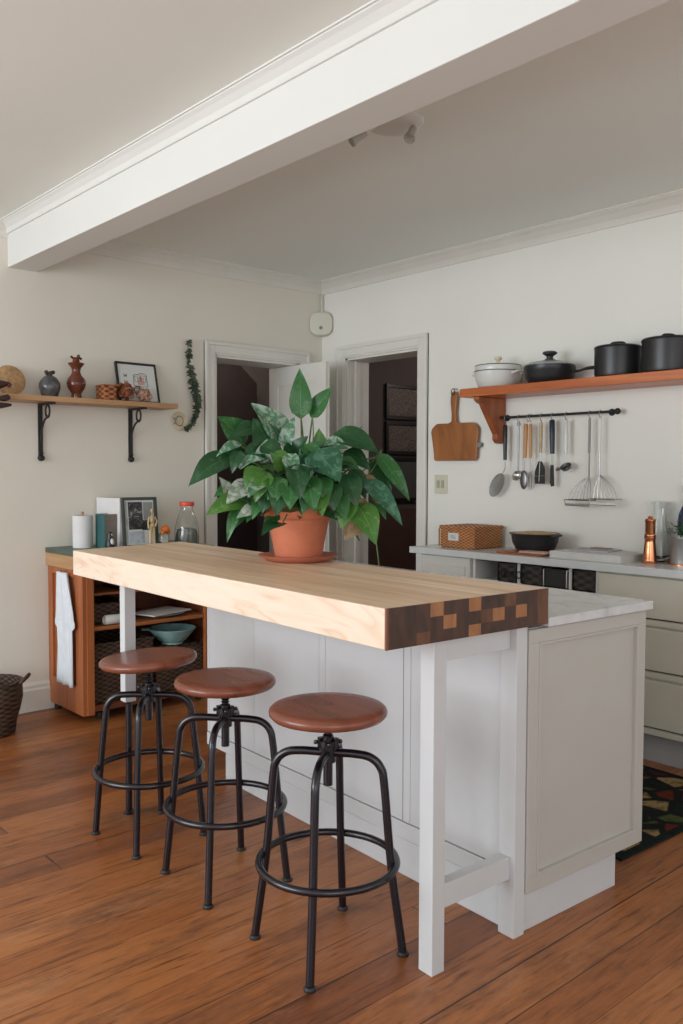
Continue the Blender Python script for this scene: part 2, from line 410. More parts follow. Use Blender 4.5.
def bez(ps, n=8):
    # smooth curve through points (Catmull-Rom)
    P = [Vector(p) for p in ps]; P = [2*P[0]-P[1]]+P+[2*P[-1]-P[-2]]; out = []
    for i in range(1, len(P)-2):
        for k in range(n):
            t = k/n; a, b, c, d = P[i-1:i+3]
            out.append(.5*((2*b)+(c-a)*t+(2*a-5*b+4*c-d)*t*t+(3*b-a-3*c+d)*t**3))
    out.append(P[-2]); return out

# ---------------------------------------------------------------- room shell
HC = 2.62; XR = 7.0; YB = -7.5
struct('floor', MB().box(-2.6, YB, -.06, XR, 3.2, 0), 'floor_boards')
struct('ceiling', MB().box(-.25, YB, HC, XR, .2, HC+.08), 'ceiling_paint')
D1 = (-.885, -.205, 2.052)       # door opening in the left wall: y from, y to, height
D2 = (.250, .928, 2.083)         # door opening in the right wall: x from, x to, height
w = MB(); w.box(-.25, YB, 0, 0, D1[0], HC); w.box(-.25, D1[1], 0, 0, .2, HC); w.box(-.25, D1[0], D1[2], 0, D1[1], HC)
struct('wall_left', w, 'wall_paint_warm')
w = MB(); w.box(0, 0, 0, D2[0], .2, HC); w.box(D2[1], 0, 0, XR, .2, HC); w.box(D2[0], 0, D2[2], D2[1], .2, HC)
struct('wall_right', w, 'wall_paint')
# crown mouldings
def crown(pts, z=HC, s=.085, h=.075):
    prof = [(0, -h), (.010, -h), (.014, -h*.86), (s*.30, -h*.62), (s*.62, -h*.30), (s*.84, -h*.16), (s*.86, -h*.10), (s, -h*.10), (s, 0), (0, 0)]
    return prof
def crown_y(mb, x0, sgn, y0, y1, z=HC, s=.085, h=.075):     # runs along y, sticking out in x
    mb.prism([(x0+sgn*a, z+b) for a, b in crown(0, z, s, h)], 'y', y0, y1)
def crown_x(mb, y0, sgn, x0, x1, z=HC, s=.085, h=.075):
    mb.prism([(y0+sgn*a, z+b) for a, b in crown(0, z, s, h)], 'x', x0, x1)
c = MB(); crown_y(c, 0, 1, -2.02, 0); struct('trim_1', c, 'trim_paint')
c = MB(); crown_x(c, 0, -1, 0, XR); struct('trim_2', c, 'trim_paint')
c = MB(); crown_y(c, 0, 1, YB, -2.18); struct('trim_3', c, 'trim_paint')
# the boxed beam across the ceiling, with a crown on its window side
struct('trim_4', MB().box(0, -2.182, 2.394, XR, -2.022, HC), 'beam_paint', bevel=.003)
c = MB(); crown_x(c, -2.182, -1, 0, XR, s=.062, h=.055); struct('trim_5', c, 'beam_paint')
# skirting
def skirt_pts(sg, x0): return [(x0, 0), (x0+sg*.018, 0), (x0+sg*.018, .115), (x0+sg*.012, .128), (x0+sg*.012, .142), (x0+sg*.004, .158), (x0, .158)]
struct('baseboard_left', MB().prism(skirt_pts(1, 0), 'y', YB, -.98), 'trim_paint')
struct('baseboard_right', MB().prism(skirt_pts(-1, 0), 'x', 1.015, 7), 'trim_paint')
# door casings: nested steps of moulding
def casing(mb, plane, a0, a1, zt, w=.082, out=1, pos=0):
    steps = [(0, w, .012), (.012, w-.006, .018), (w-.022, w, .026)]
    for s0, s1, t in steps:
        for (p, q) in ((a0-s1, a0-s0), (a1+s0, a1+s1)):
            if plane == 'x': mb.box(min(pos, pos+out*t), p, 0, max(pos, pos+out*t), q, zt+s1)
            else: mb.box(p, min(pos, pos+out*t), 0, q, max(pos, pos+out*t), zt+s1)
        if plane == 'x': mb.box(min(pos, pos+out*t), a0-s0, zt+s0, max(pos, pos+out*t), a1+s0, zt+s1)
        else: mb.box(a0-s0, min(pos, pos+out*t), zt+s0, a1+s0, max(pos, pos+out*t), zt+s1)
def door(n, plane, a0, a1, zt, out, depth):
    root = bpy.data.objects.new(n, None); COL.objects.link(root); root['kind'] = 'structure'
    root.location = (0, (a0+a1)/2, 0) if plane == 'x' else ((a0+a1)/2, 0, 0)
    WORLD[root.name] = Matrix.Translation(root.location)
    c = MB(); casing(c, plane, a0, a1, zt, out=out); c.build('casing', 'trim_paint', root, bevel=.0025)
    j = MB()
    t = .014
    if plane == 'x':
        j.box(-depth, a0, 0, 0, a0+t, zt); j.box(-depth, a1-t, 0, 0, a1, zt); j.box(-depth, a0, zt-t, 0, a1, zt)
    else:
        j.box(a0, 0, 0, a0+t, depth, zt); j.box(a1-t, 0, 0, a1, depth, zt); j.box(a0, 0, zt-t, a1, depth, zt)
        j.box(a0+t, .07, 0, a0+t+.012, .11, zt-t)
    j.build('jamb', 'trim_paint', root)
    return root
d1 = door('door_1', 'x', *D1, 1, .25)
d2 = door('door_2', 'y', *D2, -1, .20)
# door leaf standing open at right angles through the thick left wall opening
lf = MB(); yl0, yl1 = -.262, -.226; X0, X1, ZT = -.265, .345, 2.036
lf.box(X0+.002, yl0+.006, .012, X1-.002, yl1-.006, ZT-.002)
def stiles(y0, y1):
    lf.box(X0, y0, .01, X0+.10, y1, ZT); lf.box(X1-.10, y0, .01, X1, y1, ZT); xm = (X0+X1)/2
    for z0, z1 in ((.01, .22), (.86, 1.0), (ZT-.13, ZT)): lf.box(X0+.10, y0, z0, X1-.10, y1, z1)
    for z0, z1 in ((.22, .86), (1.0, ZT-.13)): lf.box(xm-.045, y0, z0, xm+.045, y1, z1)
stiles(yl0, yl0+.008); stiles(yl1-.008, yl1)
leaf = lf.build('door_leaf', 'trim_paint', d1, bevel=.002)
h = MB(); h.lathe([(0, -.075), (.024, -.07), (.027, -.055), (.018, -.035), (.009, -.03), (.009, 0), (.026, 0), (.026, .004)], (0, 0, 0), 16, M=Matrix.Rotation(-PI/2, 4, 'X'))
for v in h.bm.verts: v.co = Vector((.33, yl0-.004, 1.0)) + Vector((v.co.x, -v.co.y if False else v.co.y, v.co.z))
h.build('door_handle', 'steel_dark', leaf, smooth=True)
# hallway behind door 1
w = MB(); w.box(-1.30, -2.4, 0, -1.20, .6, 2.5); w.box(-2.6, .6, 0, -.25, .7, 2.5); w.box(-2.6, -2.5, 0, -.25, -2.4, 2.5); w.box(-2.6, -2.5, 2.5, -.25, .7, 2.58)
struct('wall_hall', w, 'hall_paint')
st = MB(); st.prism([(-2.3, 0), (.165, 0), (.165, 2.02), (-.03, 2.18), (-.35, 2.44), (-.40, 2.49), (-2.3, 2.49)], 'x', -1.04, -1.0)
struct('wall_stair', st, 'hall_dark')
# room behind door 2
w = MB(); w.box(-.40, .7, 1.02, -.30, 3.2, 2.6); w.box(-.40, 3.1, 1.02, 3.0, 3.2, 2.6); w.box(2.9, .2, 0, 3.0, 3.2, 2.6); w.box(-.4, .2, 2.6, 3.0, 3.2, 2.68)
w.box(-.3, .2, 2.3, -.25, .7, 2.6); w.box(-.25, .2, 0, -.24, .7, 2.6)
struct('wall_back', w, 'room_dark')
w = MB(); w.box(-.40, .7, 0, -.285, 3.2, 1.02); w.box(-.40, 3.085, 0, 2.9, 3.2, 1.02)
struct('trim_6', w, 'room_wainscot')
def art(z0, z1, y0, y1, label, seed, kind='pattern'):
    t = thing('framed_artwork', label, 'picture', (-.298, (y0+y1)/2, (z0+z1)/2), group='pictures in the dark room')
    f = MB()
    for a in ((y0, z0, y1, z0+.03), (y0, z1-.03, y1, z1), (y0, z0+.03, y0+.03, z1-.03), (y1-.03, z0+.03, y1, z1-.03)): f.box(-.298, a[0], a[1], -.272, a[2], a[3])
    f.build('frame', 'frame_black', t, bevel=.002)
    p = MB(); p.box(-.298, y0+.03, z0+.03, -.286, y1-.03, z1-.03)
    p.build('print', 'ink_art' if kind == 'pattern' else 'print_dim', t)
m, nt, b = new_mat('print_dim', .5)
b.inputs['Base Color'].default_value = (.085, .09, .088, 1)
m = MATS['ink_art']; nt = m.node_tree; b = nt.nodes['Principled BSDF']
tc = N(nt, 'ShaderNodeTexCoord'); vo = N(nt, 'ShaderNodeTexNoise', Scale=26.0, Detail=3.0, Distortion=2.5); nt.links.new(tc.outputs['Object'], vo.inputs['Vector'])
nt.links.new(ramp(nt, mth(nt, 'FRACT', mth(nt, 'MULTIPLY', vo.outputs['Fac'], 6.0)), [(.42, (.03, .022, .02)), (.55, (.21, .17, .15))]), b.inputs['Base Color'])
art(1.74, 2.02, .90, 1.55, 'patterned line artwork in a black frame, topmost of the pictures in the dark room', 1)
art(1.46, 1.725, .90, 1.55, 'patterned line artwork in a black frame, middle of the pictures in the dark room', 2)
art(1.08, 1.44, .90, 1.32, 'plain dim print in a black frame, lowest of the pictures in the dark room', 3, 'dim')

# ---------------------------------------------------------------- island
t = thing('kitchen_island', 'white panelled kitchen island with grey marble top behind the wooden bar table', 'kitchen island', (2.3, -1.65, 0), frame=ISL)
b = MB(ISL); b.box(1.45, -1.925, .118, 3.185, -1.36, .874); b.build('body', 'island_white', t)
# toe kick
b = MB(ISL); b.box(1.60, -1.955, 0, 3.185, -1.475, .118); b.build('toe_kick', 'island_white', t, bevel=.002)
# seating-side panels with vertical joints
b = MB(ISL)
xs = [(1.44, 1.455, .010), (1.4555, 1.812, .008), (1.8135, 2.246, .008), (2.2485, 2.285, .010), (2.2855, 2.699, .008), (2.7025, 2.735, .010), (2.7355, 3.132, .007)]
for x0, x1, d in xs: b.box(x0, -1.945-d*.5, .175, x1, -1.925, .874)
b.box(1.44, -1.953, .118, 3.132, -1.925, .172)
b.build('front_panel', 'island_white', t, bevel=.0018)
# end panel: frame with sunk field, its lower edge on the toe kick
b = MB(ISL); X = 3.20
b.box(3.180, -1.933, .116, X-.011, -1.351, .872)
for a in ((-1.933, .116, -1.351, .158), (-1.933, .832, -1.351, .872), (-1.933, .158, -1.888, .832), (-1.393, .158, -1.351, .832)):
    b.box(3.185, a[0], a[1], X, a[2], a[3])
for a in ((-1.888, .158, -1.393, .166), (-1.888, .824, -1.393, .832), (-1.888, .166, -1.880, .824), (-1.401, .166, -1.393, .824)):
    b.box(3.185, a[0], a[1], X+.002, a[2], a[3])
b.build('end_panel', 'panel_greige', t, bevel=.0015)
b = MB(ISL)
for x0, x1 in ((1.50, 2.05), (2.06, 2.61), (2.62, 3.17)): b.box(x0, -1.358, .13, x1, -1.342, .865)
b.build('cupboard_front', 'island_white', t, bevel=.002)
b = MB(ISL); b.box(1.42, -1.864, .876, 3.215, -1.333, .903); b.build('marble_top', 'marble', t, bevel=.003)

# ---------------------------------------------------------------- bar table
t = thing('bar_table', 'tall bar table with thick butcher block top and white legs over the stools', 'table', (2.2, -2.2, 0), frame=ISL)
z0, z1 = .886, .987
b = MB(ISL)
P = [(1.250, -2.475), (3.206, -2.4807), (3.206, -1.8668), (1.100, -1.896)]
A = [b.v((x, y, z0)) for x, y in P]; B = [b.v((x, y, z1)) for x, y in P]
b.f(A[::-1], 0); b.f(B, 0); b.f([A[0], A[1], B[1], B[0]], 1); b.f([A[1], A[2], B[2], B[1]], 1); b.f([A[2], A[3], B[3], B[2]], 1); b.f([A[3], A[0], B[0], B[3]], 1)
top = b.build('tabletop', ['tabletop', 'pine_edge'], t, bevel=.003)
b = MB(ISL)   # end-grain cap of dark and light blocks on the near end
ncol, nrow = 13, 3
ys = [-2.4807+.007] + [-2.4737+(.6069)*i/ncol for i in range(1, ncol)] + [-1.8668]
zs = [z0, z0+.031, z0+.066, z1]
for i in range(ncol):
    for k in range(nrow):
        mi = 1 if (i, k) in {(3, 2), (6, 2), (4, 1), (6, 0), (8, 1), (10, 1)} else 2 if (i, k) in {(2, 0), (7, 1), (9, 2), (12, 0), (12, 1), (12, 2)} else 0
        b.box(3.206, ys[i], zs[k], 3.2115, ys[i+1], zs[k+1], mi)
b.box(3.206, -2.4812, z0, 3.2117, ys[0], z1, 3)
b.build('end_cap', ['walnut', 'block_light', 'walnut_mid', 'bark_strip'], t)
def leg(mb, x0, y0, x1, y1, za, zb): mb.box(x0, y0, za, x1, y1, zb)
b = MB(ISL); leg(b, 3.134, -2.292, 3.184, -2.246, 0, z0); b.build('leg', 'island_white', t, bevel=.002)
b = MB(ISL); leg(b, 3.138, -1.982, 3.196, -1.936, 0, z0); b.build('leg', 'island_white', t, bevel=.002)
b = MB(ISL); b.box(3.146, -2.246, .822, 3.172, -1.982, z0); b.build('top_rail', 'island_white', t, bevel=.0015)
b = MB(ISL); b.box(3.144, -2.246, .168, 3.180, -1.982, .232); b.build('bottom_rail', 'island_white', t, bevel=.0015)
b = MB(ISL); b.box(1.658, -2.455, .438, 1.700, -2.41, z0); l = b.build('leg', 'island_white', t, bevel=.002)
b = MB(ISL); b.tube([(1.684, -2.433, .43), (1.684, -2.433, .30), (1.678, -2.433, .012)], .013, 10); b.lathe([(0, 0), (.021, 0), (.021, .008), (.014, .014), (0, .014)], (1.678, -2.433, 0), 14)
b.build('leg_foot', 'black_metal', l, smooth=True)

# ---------------------------------------------------------------- stools
def stool(x, y, rz, label, tilt=0, tdir=0, grp='industrial stools along the bar table', sh=.638, fr=.200, R=.163, hz=.538):
    t = thing('bar_stool', label, 'stool', (x, y, 0), rz, group=grp)
    F = LOC(x, y, 0, rz)
    S = F @ Matrix.Translation((0, 0, sh)) @ Matrix.Rotation(tilt, 4, Vector((math.cos(tdir), math.sin(tdir), 0)))
    b = MB(S)
    b.lathe([(0, -.016), (R-.020, -.016), (R-.008, -.012), (R-.001, -.004), (R, .003), (R-.002, .009), (R-.008, .0145), (R-.018, .0165), (R-.05, .0165), (0, .015)], n=48)
    b.build('seat', 'seat_wood', t, smooth=True)
    b = MB(S); b.lathe([(0, -.021), (.055, -.021), (.055, -.0165), (0, -.0165)], n=20)
    b.build('seat_plate', 'black_metal', t, smooth=True)
    b = MB(F); b.tube([(0, 0, hz-.088), (0, 0, sh-.018)], .010, 12)

    for k in range(9): b.lathe([(.010, 0), (.0145, .003), (.010, .006)], (0, 0, sh-.100+k*.0085), 14)
    b.lathe([(0, 0), (.013, .001), (.013, .08), (.011, .082)], (0, 0, hz-.092), 14)
    b.build('screw', 'black_metal', t, smooth=True)
    b = MB(F)
    b.lathe([(.011, 0), (.022, 0), (.022, .045), (.026, .045), (.026, .06), (.016, .06), (.016, .070), (.011, .070)], (0, 0, hz-.026), 16)
    for k in range(4):
        a = PI/4+k*PI/2; b.box(.02*math.cos(a)-.007, .02*math.sin(a)-.007, hz+.007, .02*math.cos(a)+.007, .02*math.sin(a)+.007, hz+.040)
        b.ball((.034*math.cos(a+.3), .034*math.sin(a+.3), hz+.029), .0065, n=8)
    b.build('hub', 'black_metal', t, smooth=True)
    rr = .185
    for k in range(4):
        a = PI/4+k*PI/2; c, s = math.cos(a), math.sin(a)
        pts = bez([(.018*c, .018*s, hz), (.075*c, .075*s, hz), (.118*c, .118*s, hz-.007), (.146*c, .146*s, hz-.033), (.157*c, .157*s, hz-.083), (.176*c, .176*s, .25), (fr*c, fr*s, .012)], 6)
        b = MB(F); b.tube(pts, .0115, 10)
        lg = b.build('leg', 'black_metal', t, smooth=True)
        b = MB(F); b.lathe([(0, 0), (.016, 0), (.0165, .005), (.0125, .010), (0, .012)], ((fr+.001)*c, (fr+.001)*s, 0), 14); b.build('foot_pad', 'black_matte', lg, smooth=True)
    b = MB(F); b.tube([(.190*math.cos(2*PI*k/48), .190*math.sin(2*PI*k/48), .243) for k in range(48)], .0105, 10, closed=True)
    b.build('footrest_ring', 'black_metal', t, smooth=True)
    return t
stool(1.884, -2.406, math.radians(3), 'round wooden stool farthest from the camera, seat slightly tilted, beside the cedar cabinet', math.radians(4), math.radians(-50), fr=.196, hz=.512, R=.173)
stool(2.344, -2.385, math.radians(-4), 'middle round wooden stool of three, standing between the other two at the bar table', 0, fr=.202, hz=.522)
stool(2.877, -2.406, math.radians(-8), 'round wooden stool nearest the camera, beside the white table leg', 0, sh=.658, fr=.209, hz=.546)

# ---------------------------------------------------------------- potted plant
def at(u, v, dist):      # a point seen in direction (u, v) at a given distance along the view axis
    q = RT2*((u-341.5)/FPX) - UP2*((v-512)/FPX) + FW
    return CAM + q*dist
pc = ISL @ Vector((2.156, -1.975, .987)); DP = (pc-CAM).dot(FW)
px0, py0_, pz0_ = pc
t = tag(MB(LOC(px0, py0_, .987)).lathe([(0, 0), (.105, 0), (.118, .004), (.146, .020), (.149, .0235), (.143, .0245), (.118, .012), (.0, .010)], n=48).build('saucer', 'terracotta_saucer', smooth=True),
        'round terracotta saucer under the potted plant on the bar table', 'saucer')
t = thing('potted_plant', 'large leafy green plant in a terracotta pot standing on the bar table', 'plant', (px0, py0_, .999))
b = MB(LOC(px0, py0_, .9985))
b.lathe([(0, 0), (.083, 0), (.087, .003), (.094, .045), (.113, .142), (.123, .148), (.127, .153), (.133, .196), (.130, .200), (.122, .199), (.116, .150), (.080, .01), (0, .008)], n=48)
b.build('pot', 'terracotta', t, smooth=True)
b = MB(LOC(px0, py0_, .9985)); b.lathe([(.1175, .165), (.06, .178), (0, .182)], n=24); b.build('soil', 'soil', t, smooth=True)

LM = ['leaf_dark', 'leaf_mid', 'leaf_bright', 'leaf_variegated', 'leaf_blue', 'leaf_pale', 'leaf_dry']
class Foliage:
    def __init__(self): self.mb = MB(); self.uvl = self.mb.bm.loops.layers.uv.new('UVMap')
    def leaf(self, base, tip, width, mi=0, nrm=None, curl=.12, fold=.25, wave=.03, heart=1.0, seg=9, cr=6):
        base, tip = Vector(base), Vector(tip); L = (tip-base).length; d = (tip-base)/L
        n = Vector(nrm) if nrm is not None else Vector((0, 0, 1)); n = (n-d*n.dot(d))
        if n.length < .05: n = d.orthogonal()
        n.normalize(); s = d.cross(n); ph = random.uniform(0, 6)
        rows = []
        for i in range(seg+1):
            v = i/seg
            wd = (math.sin(PI*min(1, v**.62))**.85)*(1-.25*v) if heart > .5 else math.sin(PI*v**.85)
            wd = max(0, wd)*width*.5*1.12
            cen = base+d*(L*v)+n*(curl*L*math.sin(PI*v)*.9)
            row = []
            for k in range(cr+1):
                u = k/cr*2-1
                back = -L*.07*abs(u)*(1-v)**4 if heart > .5 else 0
                p = cen + s*(u*wd) + n*(fold*abs(u)*wd + wave*width*math.sin(v*9+ph+u*2)*abs(u)) + d*back
                row.append(self.mb.v(p))
            rows.append(row)
        for i in range(seg):
            for k in range(cr):
                f = self.mb.f([rows[i][k], rows[i][k+1], rows[i+1][k+1], rows[i+1][k]], mi)
                if f:
                    for lp, (uu, vv) in zip(f.loops, ((k, i), (k+1, i), (k+1, i+1), (k, i+1))): lp[self.uvl].uv = (uu/cr, vv/seg)
fo = Foliage(); stm = MB()
crown_c = pc+Vector((0, 0, .30)); root_c = pc+Vector((0, 0, .19))
def pleaf(tu, tv, bu, bv, wpx, mi, dd=0, dt=0, curl=.1, fold=.2, face=None, stem=True):
    """a leaf from stalk end (bu, bv) to tip (tu, tv); dd, dt: how far in front of the pot's axis base and tip stand (m)"""
    B = at(bu, bv, DP-dd); T = at(tu, tv, DP-dd-dt)
    n = face if face is not None else (CAM-B).normalized()*.75+Vector((0, 0, .65))
    fo.leaf(B, T, wpx/FPX*DP, mi, n, curl, fold)
    if stem:
        r0 = root_c+Vector((random.uniform(-.05, .05), random.uniform(-.05, .05), -.01)); midp = r0.lerp(B, .55)+Vector((0, 0, .05))
        stm.tube(bez([r0, midp, B], 5), [.0042]*6+[.0035]*4+[.0028], 6)
Dk, Md, Br, Vg, Bl, Pa, Dr = range(7)
data = [
 (262, 514, 268, 488, 20, Dk, .15, .04, .15, .15), (290, 510, 291, 482, 22, Md, .20, .05, .15, .15), (303, 514, 312, 488, 20, Dk, .20, .05, .15, .15), (334, 512, 330, 486, 21, Dk, .17, .04, .15, .15), (322, 517, 320, 494, 16, Br, .20, .04, .15, .15), (275, 504, 278, 478, 20, Md, .19, .04, .15, .2), (300, 492, 303, 466, 20, Vg, .20, .03, .1, .2),
 (392, 492, 372, 462, 17, Dk, -.03, .03, .1, .3), (386, 520, 372, 490, 13, Md, .0, .03, .1, .3), (360, 470, 338, 462, 17, Md, .10, .03, .1, .25), (322, 462, 305, 446, 17, Md, .10, .03, .12, .2), (268, 438, 262, 462, 15, Vg, .09, .0, .1, .2), (296, 478, 288, 455, 16, Vg, .17, .03, .15, .2), (252, 520, 262, 500, 12, Md, .16, .03, .15, .2), (346, 540, 352, 518, 11, Dr, .08, .02, .1, .3),
 (299.7, 368, 300.8, 416, 22, Md, .02, 0, .04, .12), (333, 386, 312.5, 416, 19, Md, .0, .02, .06, .25),
 (188, 487, 231, 457, 27, Dk, .03, .08, .15, .2), (217, 416, 243, 444, 32, Md, -.02, .05, .12, .2),
 (251, 403, 283, 440, 29, Vg, .02, .04, .10, .35), (253, 418, 272, 452, 34, Dk, .05, .02, .10, .1),
 (295, 416, 284, 446, 15, Vg, .05, .0, .08, .2), (340, 482, 316, 452, 36, Bl, .14, .06, .12, .08),
 (380, 455, 336, 436, 27, Dk, .02, .05, .15, .3), (410, 502, 379, 456, 18, Md, -.02, .04, .10, .25),
 (402.5, 526, 367, 482, 19, Bl, .08, .05, .12, .3), (376, 545, 358, 505, 27, Br, .12, .04, .15, .15),
 (341, 529, 350, 501, 20, Br, .14, .03, .10, .2), (343, 541, 366, 527, 12, Dr, .10, .02, .1, .3),
 (206, 515, 246, 500, 25, Br, .09, .06, .12, .2), (219, 477, 237, 506, 17, Pa, .06, .02, .1, .2),
 (226, 504, 250, 484, 22, Pa, .09, .04, .1, .2), (227, 543, 238, 506, 11, Md, .09, .02, .12, .3),
 (236, 519, 260, 507, 15, Pa, .12, .04, .15, .1), (265, 459, 240, 467, 14, Vg, .10, .03, .2, .2),
 (232, 474, 240, 452, 14, Dk, .10, .03, .2, .2), (276, 516, 285, 484, 27, Dk, .18, .06, .15, .12),
 (314, 513, 307, 478, 24, Md, .19, .06, .18, .15), (267, 500, 283, 480, 15, Br, .19, .02, .15, .2),
 (230, 438, 256, 428, 20, Dk, .0, .03, .1, .3), (216, 457, 240, 445, 11, Vg, .06, .03, .2, .4),
 (319, 428, 320, 450, 14, Br, .03, .0, .05, .2), (357, 508, 347, 476, 22, Dk, .12, .04, .12, .2),
 (246, 492, 262, 470, 24, Br, .16, .03, .2, .2), (255, 503, 268, 474, 18, Br, .18, .03, .2, .2),
 (300, 500, 297, 466, 22, Dk, .20, .05, .15, .2), (327, 505, 322, 478, 18, Md, .16, .05, .2, .2),
 (308, 436, 296, 452, 16, Dk, .06, .02, .1, .2), (326, 442, 300, 456, 14, Bl, .08, .02, .1, .2),
 (285, 456, 262, 446, 20, Dk, .10, .02, .1, .2), (243, 460, 262, 450, 22, Dk, .08, .02, .1, .2),
 (366, 500, 352, 470, 17, Dk, .06, .02, .1, .3), (378, 505, 366, 476, 14, Dr, .04, .02, .1, .3),
 (352, 528, 364, 500, 14, Dr, .10, .03, .1, .3), (370, 470, 346, 452, 20, Dk, .02, .03, .1, .2),
 (222, 450, 246, 456, 20, Dk, .02, .03, .1, .2), (214, 497, 236, 486, 17, Md, .03, .04, .1, .2),
 (288, 470, 276, 452, 15, Br, .15, .03, .1, .2), (270, 452, 281, 470, 13, Br, .17, .03, .1, .2),
 (349, 449, 326, 443, 18, Vg, .06, .03, .1, .2), (346, 520, 336, 492, 20, Md, .15, .04, .1, .2),
 (232, 530, 246, 512, 12, Dk, .05, .03, .1, .2), (335, 468, 322, 444, 20, Dk, .04, .03, .1, .2),
]
for r in data: pleaf(*r)
# fill of smaller leaves inside the crown
for i in range(150):
    a = random.uniform(0, 2*PI); rr = random.uniform(.03, .19)*(1 if math.cos(a-YAW) > -2 else 1); z = random.uniform(.20, .40)-rr*.35
    Bp = pc+Vector((rr*math.cos(a), rr*math.sin(a), z)); dirv = Vector((math.cos(a+random.uniform(-.7, .7)), math.sin(a+random.uniform(-.7, .7)), random.uniform(-.6, .9))).normalized()
    L = random.uniform(.065, .125); fo.leaf(Bp, Bp+dirv*L, L*random.uniform(.45, .65), random.choice([Dk, Dk, Dk, Md, Md, Br, Vg]), Vector((random.uniform(-.3, .3)+.3, random.uniform(-.3, .3)-.3, 1)), .12, .2, seg=6, cr=4)
    if i % 2: stm.tube(bez([root_c+Vector((random.uniform(-.06, .06), random.uniform(-.06, .06), -.01)), root_c.lerp(Bp, .6)+Vector((0, 0, .02)), Bp], 3), .0026, 5)
# leafy growth spilling over the front rim and hanging behind at the right
for i in range(40):
    a = math.radians(random.uniform(-170, 60)); Bp = pc+Vector((.10*math.cos(a), .10*math.sin(a), random.uniform(.20, .27)))
    dirv = Vector((math.cos(a), math.sin(a), random.uniform(-.5, .5))).normalized(); L = random.uniform(.05, .09)
    fo.leaf(Bp, Bp+dirv*L, L*.6, random.choice([Dk, Md, Br, Br, Vg]), Vector((0, 0, 1))+dirv*.3, .2, .2, seg=6, cr=4)
fo.mb.build('foliage', LM, t, smooth='full', recalc=False)
# tendrils
for pts in ([(330, 470, .05), (352, 478, .0), (372, 462, -.03), (381, 450, -.02), (378, 460, 0)], [(376, 540, .14), (377.5, 552, .12), (379, 566, .10)],
            [(345, 440, 0), (352, 432, -.02), (362, 427, -.04)], [(352, 500, .1), (358, 486, .06), (372, 470, .0), (380, 458, -.02)], [(300.8, 416, .02), (301, 440, .03), (298, 470, .05)], [(312.5, 416, 0), (313, 440, .02), (306, 470, .04)]):
    stm.tube(bez([at(u, v, DP-dd) for u, v, dd in pts], 5), .0024, 6)
stm.build('stems', 'stem_green', t, smooth=True)

# ---------------------------------------------------------------- counter on the right wall
KY = -.36; KZ = .895
t = thing('counter_cabinet', 'cream base cabinet with open bay and drawers under the white worktop', 'cabinet', (2.4, -.18, 0))
b = MB(); zt = KZ-.036
b.box(1.28, KY+.02, .14, 1.30, -.02, zt); b.box(1.655, KY+.02, .14, 1.675, -.02, zt); b.box(2.405, KY+.02, .14, 2.425, -.02, zt); b.box(4.6, KY+.02, .14, 4.62, -.02, zt)
b.box(1.28, -.03, .14, 4.62, -.02, zt); b.box(1.28, KY+.02, .14, 4.62, -.02, .16)
b.box(2.425, KY+.03, .16, 4.6, -.03, .845)
b.build('carcass', 'cabinet_white', t)
b = MB(); b.box(1.30, KY+.08, 0, 4.62, -.04, .14); b.build('plinth', 'kick_grey', t)
f = MB(); f.box(1.30, KY, .15, 1.652, KY+.02, zt-.004); 
d = f.build('door', 'cabinet_cream' if False else 'cabinet_white', t, bevel=.002)
f = MB(); f.box(1.345, KY-.008, .20, 1.62, KY, .808); f.build('door_field', 'cabinet_white', d, bevel=.002)
for x0, x1 in ((2.43, 3.32), (3.33, 4.2)):
    f = MB(); f.box(x0-.012, KY+.016, .145, x1+.012, KY+.024, zt-.002); f.build('face_frame', 'cabinet_cream', t)
    for za, zb in ((.668, .850), (.436, .626), (.180, .392)):
        f = MB(); f.box(x0, KY, za, x1, KY+.018, zb); dr = f.build('drawer', 'cabinet_cream', t, bevel=.003)
        f = MB(); f.box(x0, KY+.013, za-.006, x1, KY+.017, za-.001); f.build('shadow_gap', 'dark_gap', dr)
        f = MB(); f.box(x0, KY+.002, za-.034, x1, KY+.018, za-.008); f.build('finger_rail', 'cabinet_cream', dr, bevel=.002)
f = MB(); f.box(4.21, KY, .15, 4.6, KY+.02, .85); f.build('door', 'cabinet_cream', t, bevel=.002)
b = MB(); b.box(1.676, KY+.05, .735, 2.404, -.035, .748); b.build('bay_shelf', 'cabinet_white', t)
tag(MB().box(1.222, KY-.02, zt, 4.64, -.002, KZ).build('worktop', 'worktop_white', bevel=.003), 'long pale worktop running along the right wall', 'worktop')
